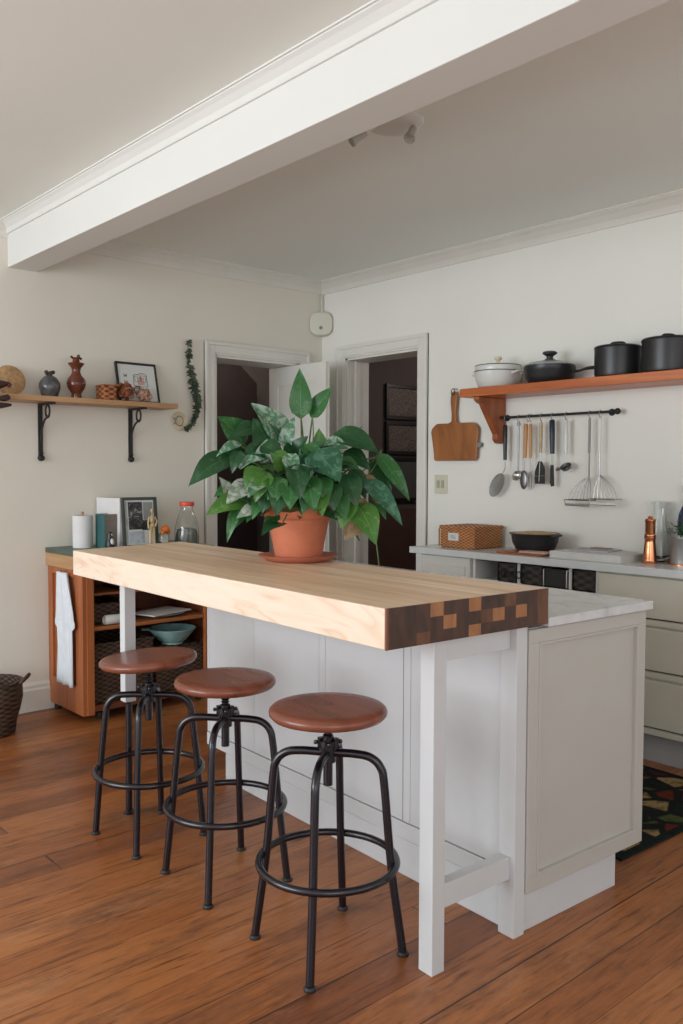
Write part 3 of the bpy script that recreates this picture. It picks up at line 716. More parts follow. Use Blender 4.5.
# black storage crates in the bay
for i, (x0, x1, lab) in enumerate(((1.82, 1.936, 'leftmost black wire basket in the open bay under the worktop'), (1.968, 2.095, 'narrow black crate next to the white divider in the open bay'), (2.106, 2.240, 'black crate with a pale metal rim in the open bay'), (2.272, 2.399, 'rightmost black crate in the open bay, beside the drawers'))):
    c = thing('storage_crate', lab, 'crate', ((x0+x1)/2, -.2, .748), group='black crates in the open bay')
    b = MB(); y0 = KY+.03; y1 = -.06; zc = .848 if i != 2 else .838
    b.box(x0, y0, .748, x1, y0+.006, zc); b.box(x0, y1, .748, x1, y1+.006, zc); b.box(x0, y0, .748, x0+.006, y1, zc); b.box(x1-.006, y0, .748, x1, y1, zc); b.box(x0, y0, .748, x1, y1, .754)
    b.build('crate_body', 'wicker_black' if i != 2 else 'black_matte', c)
    b = MB(); r = .003 if i != 2 else .0045
    b.tube([(x0, y0-.003, .754), (x0, y0-.003, zc), (x1, y0-.003, zc), (x1, y0-.003, .754)], r, 6); b.tube([(x0, y0, zc), (x0, y1, zc), (x1, y1, zc), (x1, y0, zc)], r, 6)
    b.build('rim', 'steel' if i == 2 else 'black_matte', c)
    if i == 0:
        b = MB()
        for k in range(5):
            cx = x0+.03+k*.035; b.tube([(cx+.013*math.cos(a/8*2*PI), y0-.006, .793+.018*math.sin(a/8*2*PI)) for a in range(8)], .003, 6, closed=True)
        b.build('wire_scroll', 'black_matte', c)
for x, lab in ((1.950, 'white upright divider between the black crates, the left one'), (2.257, 'white upright divider between the black crates, the right one')):
    tag(MB().box(x-.009, KY+.03, .748, x+.009, -.04, .853).build('divider', 'cabinet_white', bevel=.002), lab, 'divider', 'dividers in the open bay')

# things on the worktop
t = thing('wicker_box', 'lidded orange wicker box with a paper tag at the left end of the worktop', 'box', (1.48, -.14, KZ))
b = MB(); b.box(1.362, -.275, KZ, 1.612, -.03, KZ+.118); b.build('box_body', 'wicker_orange', t, bevel=.008)
b = MB(); b.box(1.357, -.280, KZ+.105, 1.617, -.025, KZ+.124); b.build('lid', 'wicker_orange', t, bevel=.006)
for x in (1.359, 1.615):
    b = MB(); b.tube([(x, -.278, KZ+.006), (x, -.278, KZ+.106)], .005, 6); b.build('corner_binding', 'board_wood', t)
b = MB(); b.box(1.425, -.2785, KZ+.042, 1.500, -.275, KZ+.084); l = b.build('tag', 'label_paper', t)
b = MB(); b.box(1.443, -.2795, KZ+.052, 1.480, -.2784, KZ+.073); b.build('tag_print', 'paper_grey', l)
t = thing('casserole_bowl', 'black oval casserole bowl with baked crust on the worktop beside the wicker box', 'bowl', (1.83, -.17, KZ+.0))
F = LOC(1.935, -.172, KZ+.0125)
b = MB(F); b.lathe([(0, 0), (.078, 0), (.100, .008), (.118, .045), (.124, .082), (.131, .088), (.128, .093), (.118, .090), (.108, .045), (.09, .014), (0, .010)], n=36); b.build('bowl_body', 'black_enamel', t, smooth=True)
for s in (-1, 1):
    b = MB(F); b.tube([(s*.122, -.03, .082), (s*.145, -.022, .086), (s*.145, .022, .086), (s*.122, .03, .082)], .006, 8); b.build('handle', 'black_enamel', t, smooth=True)
b = MB(F); b.lathe([(0, .103), (.05, .101), (.10, .094), (.118, .088), (.1, .06), (0, .06)], n=30); b.build('crust', 'cooked_crust', t, smooth=True)
tag(MB().box(1.80, -.325, KZ, 2.085, -.035, KZ+.012).build('serving_board', 'orange_bracket', bevel=.004), 'thin brown wooden board lying under the black casserole bowl', 'board')
t = MB(LOC(2.025, -.305, KZ+.0125, .05)); t.box(-.075, -.025, 0, .075, .045, .010); tag(t.build('recipe_card', 'print_pink', bevel=.002), 'pink-brown printed booklet lying in front of the casserole bowl', 'booklet')
t = thing('cookbook', 'thick white cookbook lying flat on the worktop', 'book', (2.28, -.17, KZ))
b = MB(); b.box(2.115, -.300, KZ, 2.512, -.045, KZ+.004); b.box(2.115, -.300, KZ+.029, 2.512, -.045, KZ+.033); b.box(2.115, -.300, KZ+.004, 2.120, -.045, KZ+.029); b.build('cover', 'paper_white', t, bevel=.0015)
b = MB(); b.box(2.120, -.296, KZ+.004, 2.508, -.05, KZ+.029); b.build('pages', 'label_paper', t)
b = MB(LOC(2.25, -.14, KZ+.0335, .12)); b.box(-.10, -.07, 0, .12, .09, .005); tag(b.build('magazine', 'paper_grey'), 'thin grey-blue magazine lying on the white cookbook', 'magazine')
b = MB(LOC(2.26, -.07, KZ+.039, -.1)); b.box(-.05, -.02, 0, .05, .03, .004); tag(b.build('folded_card', 'block_light'), 'small reddish card lying on the grey magazine', 'card')
t = thing('glass_carafe', 'clear glass carafe with a flared neck behind the copper mill', 'carafe', (2.46, -.065, KZ))
b = MB(LOC(2.575, -.065, KZ)); b.lathe([(0, 0), (.058, 0), (.064, .006), (.064, .03), (.048, .13), (.036, .20), (.038, .245), (.045, .285), (.0425, .285), (.0355, .245), (.0335, .20), (.0455, .13), (.061, .03), (0, .010)], n=32)
b.build('vessel', 'clear_glass', t, smooth=True)
t = thing('pepper_mill', 'tall copper pepper mill standing on the worktop', 'pepper mill', (2.495, -.135, KZ))
F = LOC(2.590, -.185, KZ) @ Matrix.Diagonal((.92, .92, .94, 1))
b = MB(F); b.lathe([(0, 0), (.037, 0), (.038, .006), (.034, .012), (.034, .02), (.031, .06), (.027, .105), (.026, .118), (.030, .124), (.030, .132), (0, .132)], n=32); b.build('base', 'copper', t, smooth=True)
b = MB(F); b.lathe([(.024, .132), (.029, .136), (.029, .142), (.024, .147), (.025, .150), (.025, .205), (.027, .209), (.027, .216), (.022, .221), (0, .222)], n=32); b.build('head', 'copper', t, smooth=True)
b = MB(F); b.lathe([(0, .222), (.012, .222), (.013, .228), (.008, .234), (0, .235)], n=16); b.build('knob', 'copper', t, smooth=True)
b = MB(); b.ball((2.655, -.12, KZ+.012), .016, .024, .012, n=12); tag(b.build('wooden_spoon_rest', 'cedar_dark', smooth=True), 'small dark wooden dish between the copper mill and the metal planter', 'dish')
t = thing('small_planter', 'small leafy herb in a galvanised metal pot at the right end', 'plant', (2.66, -.12, KZ))
F = LOC(2.728, -.140, KZ+.006)
b = MB(F); b.lathe([(0, 0), (.054, 0), (.055, .004), (.055, .11), (.058, .114), (.058, .122), (.054, .124), (.052, .115), (0, .10)], n=32); b.build('pot', 'galvanised', t, smooth=True)
b = MB(F); b.lathe([(0, -.006), (.057, -.006), (.057, .0), (0, 0)], n=24); b.build('coaster', 'copper', t, smooth=True)
fl = Foliage()
for i in range(95):
    a = random.uniform(0, 2*PI); el = random.uniform(.1, 1.5); r = random.uniform(.02, .075)
    B = F @ Vector((r*math.cos(a)*math.cos(el)+.01, r*math.sin(a)*math.cos(el), .125+r*math.sin(el)*1.1)); dv = Vector((math.cos(a), math.sin(a), random.uniform(-.3, .8))).normalized(); L = random.uniform(.02, .035)
    fl.leaf(B, B+dv*L, L*.7, random.choice([0, 1, 3]), Vector((0, 0, 1)), .1, .2, seg=4, cr=4)
fl.mb.build('foliage', LM, t, smooth='full', recalc=False)
t = thing('bottle', 'dark blue bottle at the right edge of the photograph, behind the metal planter', 'bottle', (2.688, -.07, KZ))
F = LOC(2.688, -.040, KZ) @ Matrix.Diagonal((.95, .95, 1.15, 1))
b = MB(F); b.lathe([(0, 0), (.036, 0), (.038, .006), (.038, .17), (.033, .20), (.015, .235), (.014, .285), (0, .285)], n=28); b.build('bottle_body', 'dark_blue_glass', t, smooth=True)
b = MB(F); b.lathe([(0, .285), (.016, .285), (.016, .315), (.012, .318), (0, .318)], n=20); b.build('cap', 'grille', t, smooth=True)

# ---------------------------------------------------------------- right wall: shelf, rail, board
SY = -.25; SZ = 1.776
t = thing('wall_shelf', 'thick orange wooden shelf on the right wall carrying the pots', 'shelf', (2.4, -.12, SZ-.03))
b = MB(); b.box(1.475, SY, SZ-.046, 4.2, -.001, SZ); b.build('board', 'orange_shelf', t, bevel=.003)
for bx in (1.585, 3.6):
    b = MB(); b.prism([(-.002, SZ-.047), (-.242, SZ-.047), (-.242, SZ-.065), (-.218, SZ-.080), (-.196, SZ-.085), (-.180, SZ-.110), (-.095, SZ-.225), (-.078, SZ-.245), (-.078, SZ-.275), (-.060, SZ-.295), (-.035, SZ-.300), (-.012, SZ-.288), (-.002, SZ-.270)], 'x', bx-.018, bx+.018)
    b.build('bracket', 'orange_bracket', t, bevel=.003)
def pot(name, label, x, y, build): 
    t = thing(name, label, 'pot', (x, y, SZ)); build(t, LOC(x, y, SZ)); return t
def white_pot(t, F):
    b = MB(F); b.lathe([(0, 0), (.095, 0), (.108, .008), (.124, .05), (.130, .088), (.127, .088), (.118, .05), (.10, .012), (0, .01)], n=40); b.build('pot_body', 'white_enamel', t, smooth=True)
    b = MB(F); b.tube([(.130*math.cos(2*PI*k/40), .130*math.sin(2*PI*k/40), .0885) for k in range(40)], .0022, 6, closed=True)
    b.tube([(.1245*math.cos(2*PI*k/40), .1245*math.sin(2*PI*k/40), .120) for k in range(40)], .0022, 6, closed=True); b.build('dark_rim', 'black_enamel', t, smooth=True)
    for s in (-1, 1):
        b = MB(F); b.tube(bez([(s*.120, -.035, .072), (s*.150, -.03, .080), (s*.156, 0, .081), (s*.150, .03, .080), (s*.120, .035, .072)], 4), .006, 8); b.build('handle', 'white_enamel', t, smooth=True)
    b = MB(F); b.lathe([(.124, .090), (.127, .10), (.124, .119), (.10, .126), (.04, .132), (0, .133), (0, .128), (.1, .120), (.12, .092)], n=40); l = b.build('lid', 'white_enamel', t, smooth=True)
    b = MB(F); b.lathe([(0, .132), (.009, .132), (.009, .148), (.019, .156), (.021, .166), (.017, .170), (0, .170)], n=20); b.build('knob', 'cream_ceramic', l, smooth=True)
pot('lidded_casserole', 'white enamel lidded casserole, leftmost of the pots on the orange shelf', 1.650, -.135, white_pot)
def black_pan(t, F):
    b = MB(F); b.lathe([(0, 0), (.095, 0), (.110, .008), (.124, .03), (.129, .062), (.132, .068), (.132, .088), (.128, .088), (.122, .06), (.10, .012), (0, .01)], n=40); b.build('pan_body', 'black_enamel', t, smooth=True)
    b = MB(F @ Matrix.Rotation(math.radians(4), 4, 'Z')); b.tube(bez([(.125, 0, .052), (.17, 0, .054), (.21, 0, .062), (.262, 0, .064)], 4), [.008]*4+[.0065]*4+[.009]*5, 8); b.build('handle', 'black_enamel', t, smooth=True)
    b = MB(F); b.lathe([(.128, .090), (.128, .094), (.10, .108), (.05, .118), (0, .120), (0, .112), (.1, .098), (.124, .089)], n=40); l = b.build('lid', 'grey_lid', t, smooth=True)
    b = MB(F); b.lathe([(0, .118), (.026, .119), (.026, .126), (.017, .130), (.017, .140), (.036, .152), (.038, .160), (.030, .166), (0, .168)], n=24); b.build('knob', 'black_enamel', l, smooth=True)
plain('grey_lid', (.24, .25, .24), .2, var=.1)
pot('lidded_pan', 'black lidded pan with a long handle, second from the left on the orange shelf', 1.985, -.135, black_pan)
def sauce(R, H, hang):
    def f(t, F):
        b = MB(F); b.lathe([(0, 0), (R-.012, 0), (R-.003, .006), (R, .02), (R+.001, H-.008), (R+.004, H), (R-.002, H), (R-.006, .02), (0, .01)], n=44); b.build('pot_body', 'black_enamel', t, smooth=True)
        b = MB(F); b.lathe([(R-.003, H), (R+.003, H+.003), (R-.002, H+.009), (R*.6, H+.015), (0, H+.017), (0, H+.01), (R-.01, H)], n=44); l = b.build('lid', 'black_enamel', t, smooth=True)
        b = MB(F @ Matrix.Rotation(math.radians(hang), 4, 'Z')); b.tube(bez([(-.04, 0, H+.014), (-.022, 0, H+.027), (.022, 0, H+.027), (.04, 0, H+.014)], 4), .0055, 8); b.build('handle', 'black_matte', l, smooth=True)
    return f
pot('stock_pot', 'black lidded pot with a straight side, left of the two black pots at the right', 2.372, -.130, sauce(.108, .142, 20))
pot('stock_pot', 'black lidded pot farthest right on the orange shelf, cut by the photograph edge', 2.634, -.130, sauce(.118, .150, 60))

t = thing('utensil_rail', 'dark iron rail with a ball end on the right wall under the shelf', 'rail', (1.98, -.05, 1.62))
b = MB(); RZ = 1.621; RY = -.048
b.tube([(1.60, RY, RZ), (2.318, RY, RZ)], .007, 10); b.build('bar', 'black_iron', t, smooth=True)
b = MB(); b.ball((2.328, RY, RZ), .016, n=14); b.ball((1.597, RY, RZ), .012, n=10); b.build('finial', 'black_iron', t, smooth=True)
for x in (1.615, 2.27):
    b = MB(); b.tube([(x, -.001, RZ), (x, RY, RZ)], .006, 8); b.lathe([(0, 0), (.018, 0), (.018, .005), (0, .005)], (x, -.001, RZ), 14, M=Matrix.Rotation(PI/2, 4, 'X')); b.build('mount', 'black_iron', t, smooth=True)

def hook(b, x, zb):    # S hook over the rail
    b.tube([(x, RY+.010, RZ-.004), (x, RY+.010, RZ+.006), (x, RY, RZ+.011), (x, RY-.010, RZ+.006), (x, RY-.011, RZ-.012), (x, RY-.006, zb), (x, RY+.002, zb-.004), (x, RY+.006, zb+.006)], .0018, 6)
GR = 'utensils hanging on the rail'
def utensil(name, label, x):
    t = thing(name, label, 'kitchen utensil', (x, RY, RZ), group=GR)
    b = MB(); hook(b, x, RZ-.028); b.build('hook', 'steel_dark', t, smooth=True); return t
def handle(t, x, z1, z0, w, d, mat, lean=0):
    b = MB(); b.tube([(x, RY-.002, z1), (x+lean*.1, RY-.002, z1-.008), (x+lean*.5, RY-.002, (z0+z1)/2), (x+lean, RY-.002, z0)], [w*.6, w, w*.95, w*.8], 10); b.build('handle', mat, t, smooth=True)
# 1 slotted skimmer
x = 1.638; t = utensil('slotted_skimmer', 'slotted oval skimmer with a black handle, leftmost on the rail', x)
handle(t, x, RZ-.04, RZ-.235, .0125, .01, 'black_handle')
b = MB(); b.tube([(x, RY, RZ-.23), (x, RY, RZ-.28), (x-.012, RY, RZ-.305)], .003, 6); b.build('shank', 'steel', t, smooth=True)
b = MB(); c0 = Vector((x-.052, RY-.006, RZ-.375)); ax = Vector((-.55, 0, -.835)).normalized(); sx = Vector((.835, 0, -.55)).normalized()
ring = [c0+ax*(.072*math.cos(a/20*2*PI))+sx*(.038*math.sin(a/20*2*PI)) for a in range(20)]
b.tube(ring, .003, 6, closed=True)
for k in range(-6, 7):
    u = k/7; h = .038*math.sqrt(1-u*u)
    for j in range(1): b.tube([c0+ax*(.072*u)-sx*h, c0+ax*(.072*u)+Vector((0, .006, 0)), c0+ax*(.072*u)+sx*h], .0026, 6)
for k in (-2, -1, 0, 1, 2):
    u = k/3; h = .072*math.sqrt(1-u*u); b.tube([c0+sx*(.038*u)-ax*h, c0+sx*(.038*u)+Vector((0, .006, 0)), c0+sx*(.038*u)+ax*h], .003, 6)
b.build('head', 'mesh_steel', t, smooth=True)
# 2 ladle with thin rod
x = 1.728; t = utensil('ladle', 'thin all-steel ladle hanging second from the left on the rail', x)
b = MB(); b.tube([(x, RY, RZ-.03), (x, RY, RZ-.29)], .0042, 8); b.tube([(x+.010*math.cos(a/10*2*PI), RY, RZ-.04+.010*math.sin(a/10*2*PI)) for a in range(10)], .002, 6, closed=True); b.build('rod', 'steel_dark', t, smooth=True)
b = MB(); Mx = Matrix.Rotation(math.radians(65), 4, 'X')
b.lathe([(0, -.022), (.018, -.018), (.028, -.006), (.031, .004), (.029, .004), (.026, -.004), (.016, -.015), (0, -.018)], (x-.004, RY-.006, RZ-.322), 20, M=Mx); b.build('bowl', 'steel', t, smooth=True)
# 3 spoon with two-part beech handle
x = 1.790; t = utensil('serving_spoon', 'steel spoon with an orange wooden handle, third from the left on the rail', x)
handle(t, x-.012, RZ-.04, RZ-.225, .0125, .01, 'beech_handle', -.006)
b = MB(); b.tube([(x-.018, RY, RZ-.22), (x-.017, RY, RZ-.30)], .0035, 6); b.build('shank', 'steel', t, smooth=True)
b = MB(); b.ball((x-.018, RY-.008, RZ-.345), .026, .008, .052, n=16); b.build('bowl', 'steel_dark', t, smooth=True)
x = 1.806; t = utensil('carving_fork', 'slim fork with an orange wooden handle behind the serving spoon', x)
handle(t, x, RZ-.04, RZ-.225, .0085, .01, 'beech_handle', .002)
b = MB(); b.tube([(x+.002, RY+.006, RZ-.22), (x+.004, RY+.010, RZ-.30)], .003, 6)
for s in (-1, 1): b.tube([(x+.004, RY+.010, RZ-.30), (x+.004+s*.008, RY+.010, RZ-.32), (x+.004+s*.007, RY+.010, RZ-.39)], .0022, 6)
b.build('tines', 'steel', t, smooth=True)
# 5 black turner
x = 1.875; t = utensil('pancake_turner', 'black slotted turner with a pale handle, in the middle of the rail', x)
handle(t, x, RZ-.035, RZ-.20, .0105, .01, 'taupe_handle') if 'taupe_handle' in MATS else handle(t, x, RZ-.035, RZ-.20, .0105, .01, 'pale_wood')
b = MB(); b.tube([(x, RY, RZ-.19), (x-.002, RY, RZ-.255)], .003, 6); b.build('shank', 'steel', t, smooth=True)
b = MB()
b.prism([(x-.014, RZ-.245), (x+.010, RZ-.245), (x+.028, RZ-.285), (x+.030, RZ-.365), (x-.034, RZ-.365), (x-.036, RZ-.300)], 'y', RY-.004, RY)
b.build('blade', 'black_matte', t, bevel=.001)
b = MB(); b.tube([(x-.034, RY-.006, RZ-.325), (x+.029, RY-.006, RZ-.320)], .002, 6); b.tube([(x-.001, RY-.006, RZ-.25), (x-.006, RY-.006, RZ-.355)], .002, 6); b.build('wire', 'steel', t, smooth=True)
# 6 knife with navy handle
x = 1.945; t = utensil('palette_knife', 'knife with a thick dark blue handle hanging on the rail', x)
handle(t, x, RZ-.025, RZ-.205, .0155, .01, 'navy', .004)
b = MB(); b.box(x-.003, RY-.002, RZ-.27, x+.009, RY+.001, RZ-.20); b.build('shank', 'steel', t)
b = MB(); b.prism([(x-.006, RZ-.265), (x+.012, RZ-.265), (x+.018, RZ-.375), (x-.001, RZ-.380), (x-.008, RZ-.36)], 'y', RY-.003, RY+.001); b.build('blade', 'black_matte', t)
# 7 white handled scoop
x = 2.031; t = utensil('spaetzle_scoop', 'steel ring scoop with a glossy white handle hanging on the rail', x)
handle(t, x, RZ-.03, RZ-.205, .0125, .01, 'white_enamel', .001)
b = MB(); b.tube([(x, RY, RZ-.20), (x+.002, RY, RZ-.255)], .003, 6)
b.build('shank', 'steel', t, smooth=True)
b = MB(); b.lathe([(.010, -.014), (.024, -.010), (.030, .006), (.027, .006), (.022, -.006)], (x+.010, RY-.01, RZ-.275), 20, M=Matrix.Rotation(math.radians(40), 4, 'X'))
b.tube(bez([(x-.01, RY, RZ-.262), (x-.030, RY-.01, RZ-.285), (x-.045, RY-.016, RZ-.290), (x-.034, RY-.01, RZ-.278)], 4), .006, 8)
b.build('scoop', 'steel_dark', t, smooth=True)
# 8, 9 wire mashers
def masher(x, label, dx, dz, mat):
    t = utensil('potato_masher', label, x)
    b = MB(); b.box(x-.0065, RY-.004, RZ-.205, x+.0065, RY, RZ-.03); b.tube([(x, RY, RZ-.20), (x, RY, RZ-.30+dz)], .004, 8); b.build('handle', mat, t, smooth=True)
    b = MB(); zb = RZ-.415+dz
    for k in range(7):
        u = (k-3)/3; xb = x+dx+u*.068
        b.tube(bez([(x, RY, RZ-.290+dz), (x+(xb-x)*.42, RY-.004, RZ-.322+dz), (x+(xb-x)*.80, RY-.010, RZ-.365+dz), (xb, RY-.014, zb)], 4), .0017, 5)
    b.build('wire_fan', mat, t, smooth=True)
    b = MB(); x0, x1 = x+dx-.073, x+dx+.073
    b.tube([(x0, RY-.040, zb), (x1, RY-.040, zb), (x1, RY+.020, zb), (x0, RY+.020, zb)], .003, 6, closed=True)
    b.box(x0+.004, RY-.040, zb-.028, x1-.004, RY-.037, zb-.018)
    for s in (x0, x1): b.tube([(s, RY-.038, zb), (s+.004, RY-.038, zb-.026)], .0022, 6)
    b.tube([(x0+.004, RY-.038, zb-.028), (x1, RY-.038, zb-.030)], .0025, 6)
    for k in range(9): b.tube([(x0+.009+k*.016, RY-.040, zb), (x0+.009+k*.016, RY+.020, zb)], .0015, 5)
    b.build('mashing_grid', 'steel' if mat == 'steel' else mat, t, smooth=True)
masher(2.172, 'wide wire masher with a dark steel handle, left of the two mashers', -.045, -.030, 'steel_dark')
masher(2.232, 'wide wire masher with a bright steel handle, rightmost on the rail', .043, -.022, 'steel')

t = thing('cutting_board', 'square wooden cutting board with a long handle hanging on the right wall', 'cutting board', (1.25, -.02, 1.38))
b = MB()
rnd = []
def rrect(cx, cz, w, h, r, n=5):
    out = []
    for qx, qz, a0 in ((1, -1, -90), (1, 1, 0), (-1, 1, 90), (-1, -1, 180)):
        for k in range(n+1):
            a = math.radians(a0+90*k/n); out.append((cx+qx*(w/2-r)+r*math.cos(a), cz+qz*(h/2-r)+r*math.sin(a)))
    return out
pts = rrect(1.25, 1.495, .345, .222, .040)
pts = [(x+.014*math.sin((z-1.39)*28)*(1 if x < 1.25 else -.4), z+.007*math.sin(x*34)) for x, z in pts]
k = max(range(len(pts)), key=lambda i: pts[i][1] if pts[i][0] > 1.25 else -1)
hp = [(1.285, 1.607), (1.262, 1.617), (1.257, 1.66), (1.262, 1.735), (1.268, 1.758), (1.258, 1.788), (1.240, 1.796), (1.224, 1.786), (1.218, 1.76), (1.217, 1.73), (1.226, 1.66), (1.224, 1.618), (1.200, 1.607)]
top_i = [i for i, p in enumerate(pts) if p[1] > 1.55]
right = [i for i in top_i if pts[i][0] > 1.25]; ins = right[-1]+1
pts = pts[:ins]+hp+pts[ins:]
b.prism(pts, 'y', -.034, -.014); b.build('board', 'board_wood', t, bevel=.004)
b = MB(); b.tube([(1.241+.014*math.cos(a/12*2*PI), -.038, 1.790+.018*math.sin(a/12*2*PI)) for a in range(12)], .0025, 6, closed=True); b.build('hanging_loop', 'black_matte', t, smooth=True)
b = MB(); b.tube([(1.241, -.001, 1.808), (1.241, -.042, 1.808)], .003, 8); tag(b.build('nail', 'steel_dark', smooth=True), 'small nail holding the wooden cutting board', 'nail')
b = MB(); b.lathe([(0, 0), (.010, 0), (.010, .012), (.016, .020), (.016, .028), (0, .032)], (1.432, -.001, 1.475), 14, M=Matrix.Rotation(PI/2, 4, 'X')); tag(b.build('coat_hook', 'grille', smooth=True), 'small grey knob on the wall beside the cutting board', 'knob')
t = thing('light_switch', 'cream double light switch on the right wall below the cutting board', 'switch', (1.12, -.004, 1.243))
b = MB(); b.box(1.073, -.008, 1.188, 1.172, 0, 1.300); b.build('plate', 'switch_plastic', t, bevel=.003)
for x in (1.104, 1.140):
    b = MB(); b.box(x-.010, -.014, 1.222, x+.010, -.008, 1.268); b.build('rocker', 'switch_slot', t, bevel=.002)

# ---------------------------------------------------------------- corner detector
t = thing('corner_alarm_unit', 'cream rounded alarm box with a cable high in the corner of the room', 'alarm', (.07, -.07, 2.33))
F = LOC(.055, -.055, 2.332, math.radians(-45))
b = MB(F @ Matrix.Rotation(PI/2, 4, 'Y'))
pp = [(y, z) for y, z in rrect(0, 0, .158, .150, .055, 6)]
b = MB(F); b.prism([(y, z*1.06) for y, z in pp], 'x', -.045, .028); b.build('housing', 'detector_plastic', t, bevel=.012, seg=3)
b = MB(F); b.lathe([(0, 0), (.012, 0), (.010, .006), (0, .008)], (.028, 0, -.028), 14, M=Matrix.Rotation(PI/2, 4, 'Y')); b.build('sensor', 'grille', t, smooth=True)
b = MB(); b.tube([(.028, -.028, 2.40), (.022, -.022, 2.46), (.020, -.020, 2.545)], .007, 8); b.build('cable', 'detector_plastic', t, smooth=True)

# ---------------------------------------------------------------- ceiling spotlight
t = thing('ceiling_spotlight', 'white two-headed spotlight fitting on the kitchen ceiling behind the beam', 'spotlight', (2.33, -1.63, HC))
b = MB(LOC(2.33, -1.62, HC)); b.lathe([(0, 0), (.11, 0), (.112, -.008), (.10, -.022), (.05, -.032), (0, -.034)], n=32); b.build('base', 'white_plastic', t, smooth=True)
for (hx, hy, tx, ty, tz) in ((2.285, -1.665, 2.225, -1.775, 2.515), (2.39, -1.57, 2.405, -1.61, 2.545)):
    A = Vector((hx, hy, HC-.02)); Bv = Vector((tx, ty, tz)); d = (Bv-A).normalized(); Q = d.to_track_quat('Z', 'Y').to_matrix().to_4x4(); L = (Bv-A).length
    b = MB(); b.tube([A, A+d*(L*.4)], .005, 8); hd = b.build('arm', 'white_plastic', t, smooth=True)
    b = MB(); b.lathe([(0, 0), (.012, 0), (.014, .01), (.014, .035), (.021, .060), (.021, .066), (.018, .062), (0, .05)], A+d*(L*.35), 18, M=Q); b.build('lamp_head', 'spot_metal', hd, smooth=True)

# ---------------------------------------------------------------- rug
F = ISL
t = thing('rug', 'dark wool rug with colourful patches between the island and the counter', 'rug', (2.3, -.9, 0), frame=ISL)
b = MB(ISL); b.box(1.203, -1.307, 0, 3.097, -.403, .008); b.build('pile', 'rug_wool', t, bevel=.003)
b = MB(ISL)
for a in ((1.2, -1.31, 3.10, -1.285), (1.2, -.425, 3.10, -.40), (3.070, -1.285, 3.10, -.425), (1.2, -1.285, 1.23, -.425)): b.box(a[0], a[1], .001, a[2], a[3], .0088)
b.build('border', 'rug_border', t)

# ---------------------------------------------------------------- left wall: shelf
LZ = 1.712; LX = .20
t = thing('wall_shelf', 'long narrow oak shelf on black iron brackets on the left wall', 'shelf', (.1, -1.8, LZ-.03))
b = MB(); b.box(.001, -2.85, LZ-.028, LX, -1.272, LZ); b.build('board', 'oak_shelf', t, bevel=.002)
for y in (-2.018, -1.477):
    b = MB(); z = LZ-.029
    b.box(.001, y-.012, z-.290, .010, y+.012, z); b.box(.001, y-.012, z-.010, .185, y+.012, z)
    b.tube(bez([(.012, y, z-.21), (.020, y, z-.15), (.060, y, z-.095), (.115, y, z-.070)], 6), .0055, 8)
    b.tube([(.105+.026*math.cos(a/16*2*PI), y, z-.045+.034*math.sin(a/16*2*PI)) for a in range(16)], .0055, 8, closed=True)
    b.ball((.012, y, z-.295), .016, .020, .018, n=12); b.ball((.012, y, z-.268), .010, .015, .008, n=10); b.lathe([(0, 0), (.008, 0), (.008, .006), (0, .006)], (.008, y, z-.03), 8, M=Matrix.Rotation(PI/2, 4, 'Y'))
    b.build('bracket', 'black_iron', t, smooth=True)
# round woven disc leaning at the left
t = MB(LOC(.055, -2.198, LZ+.082, 0, 0, math.radians(-12))); t.lathe([(0, -.008), (.068, -.008), (.081, -.003), (.081, .003), (.068, .008), (0, .008)], n=40, M=Matrix.Rotation(PI/2, 4, 'Y'))
tag(t.build('round_trivet', 'cork', smooth=True), 'round speckled cork trivet leaning on the wall at the left of the oak shelf', 'trivet')
b = MB()
y0 = -2.30
def pod(b, p0, p1, w, bend):
    P0, P1 = Vector(p0), Vector(p1); m = (P0+P1)/2+Vector((0, 0, bend)); pts = bez([P0, m, P1], 6); n = len(pts)
    b.tube(pts, [max(.002, w*math.sin(PI*(.06+.88*i/(n-1)))**.7) for i in range(n)], 10)
pod(b, (.17, -2.52, LZ+.015), (.19, -2.262, LZ+.050), .034, -.004); pod(b, (.18, -2.50, LZ+.012), (.19, -2.335, LZ+.022), .020, -.004)
b.tube(bez([(.19, -2.262, LZ+.056), (.20, -2.25, LZ+.045), (.20, -2.262, LZ+.032)], 4), .006, 8)
b.tube(bez([(.215, -2.42, LZ+.01), (.225, -2.36, LZ-.025), (.225, -2.30, LZ-.03), (.215, -2.27, LZ-.02)], 5), [.006]*5+[.012]*5+[.016]*6, 10)
pod(b, (.225, -2.50, LZ-.085), (.225, -2.258, LZ-.060), .020, .0)
b.tube(bez([(.20, -2.50, LZ+.01), (.225, -2.50, LZ-.04), (.225, -2.49, LZ-.083)], 5), .006, 8)
tag(b.build('dried_seed_pods', 'pod_brown', smooth=True), 'dark brown dried seed pods spilling over the left end of the oak shelf', 'dried pods')
t = thing('ceramic_bottle', 'squat grey glazed ceramic bottle with a knotted top on the oak shelf', 'ceramic', (.1, -2.005, LZ))
b = MB(LOC(.1, -2.003, LZ)); b.lathe([(0, 0), (.035, 0), (.042, .006), (.056, .05), (.055, .078), (.038, .105), (.018, .118), (.014, .124), (0, .126)], n=32); b.build('vessel', 'grey_glaze', t, smooth=True)
b = MB(LOC(.1, -2.003, LZ))
for k in range(5): b.ball((.012*math.cos(k*1.3), .020*math.sin(k*1.3), .130+.006*(k % 2)), .011, n=10)
b.build('stopper', 'pod_brown', t, smooth=True)
t = thing('ceramic_figure_vase', 'brown glazed gourd vase with a crown-like top on the oak shelf', 'vase', (.1, -1.86, LZ))
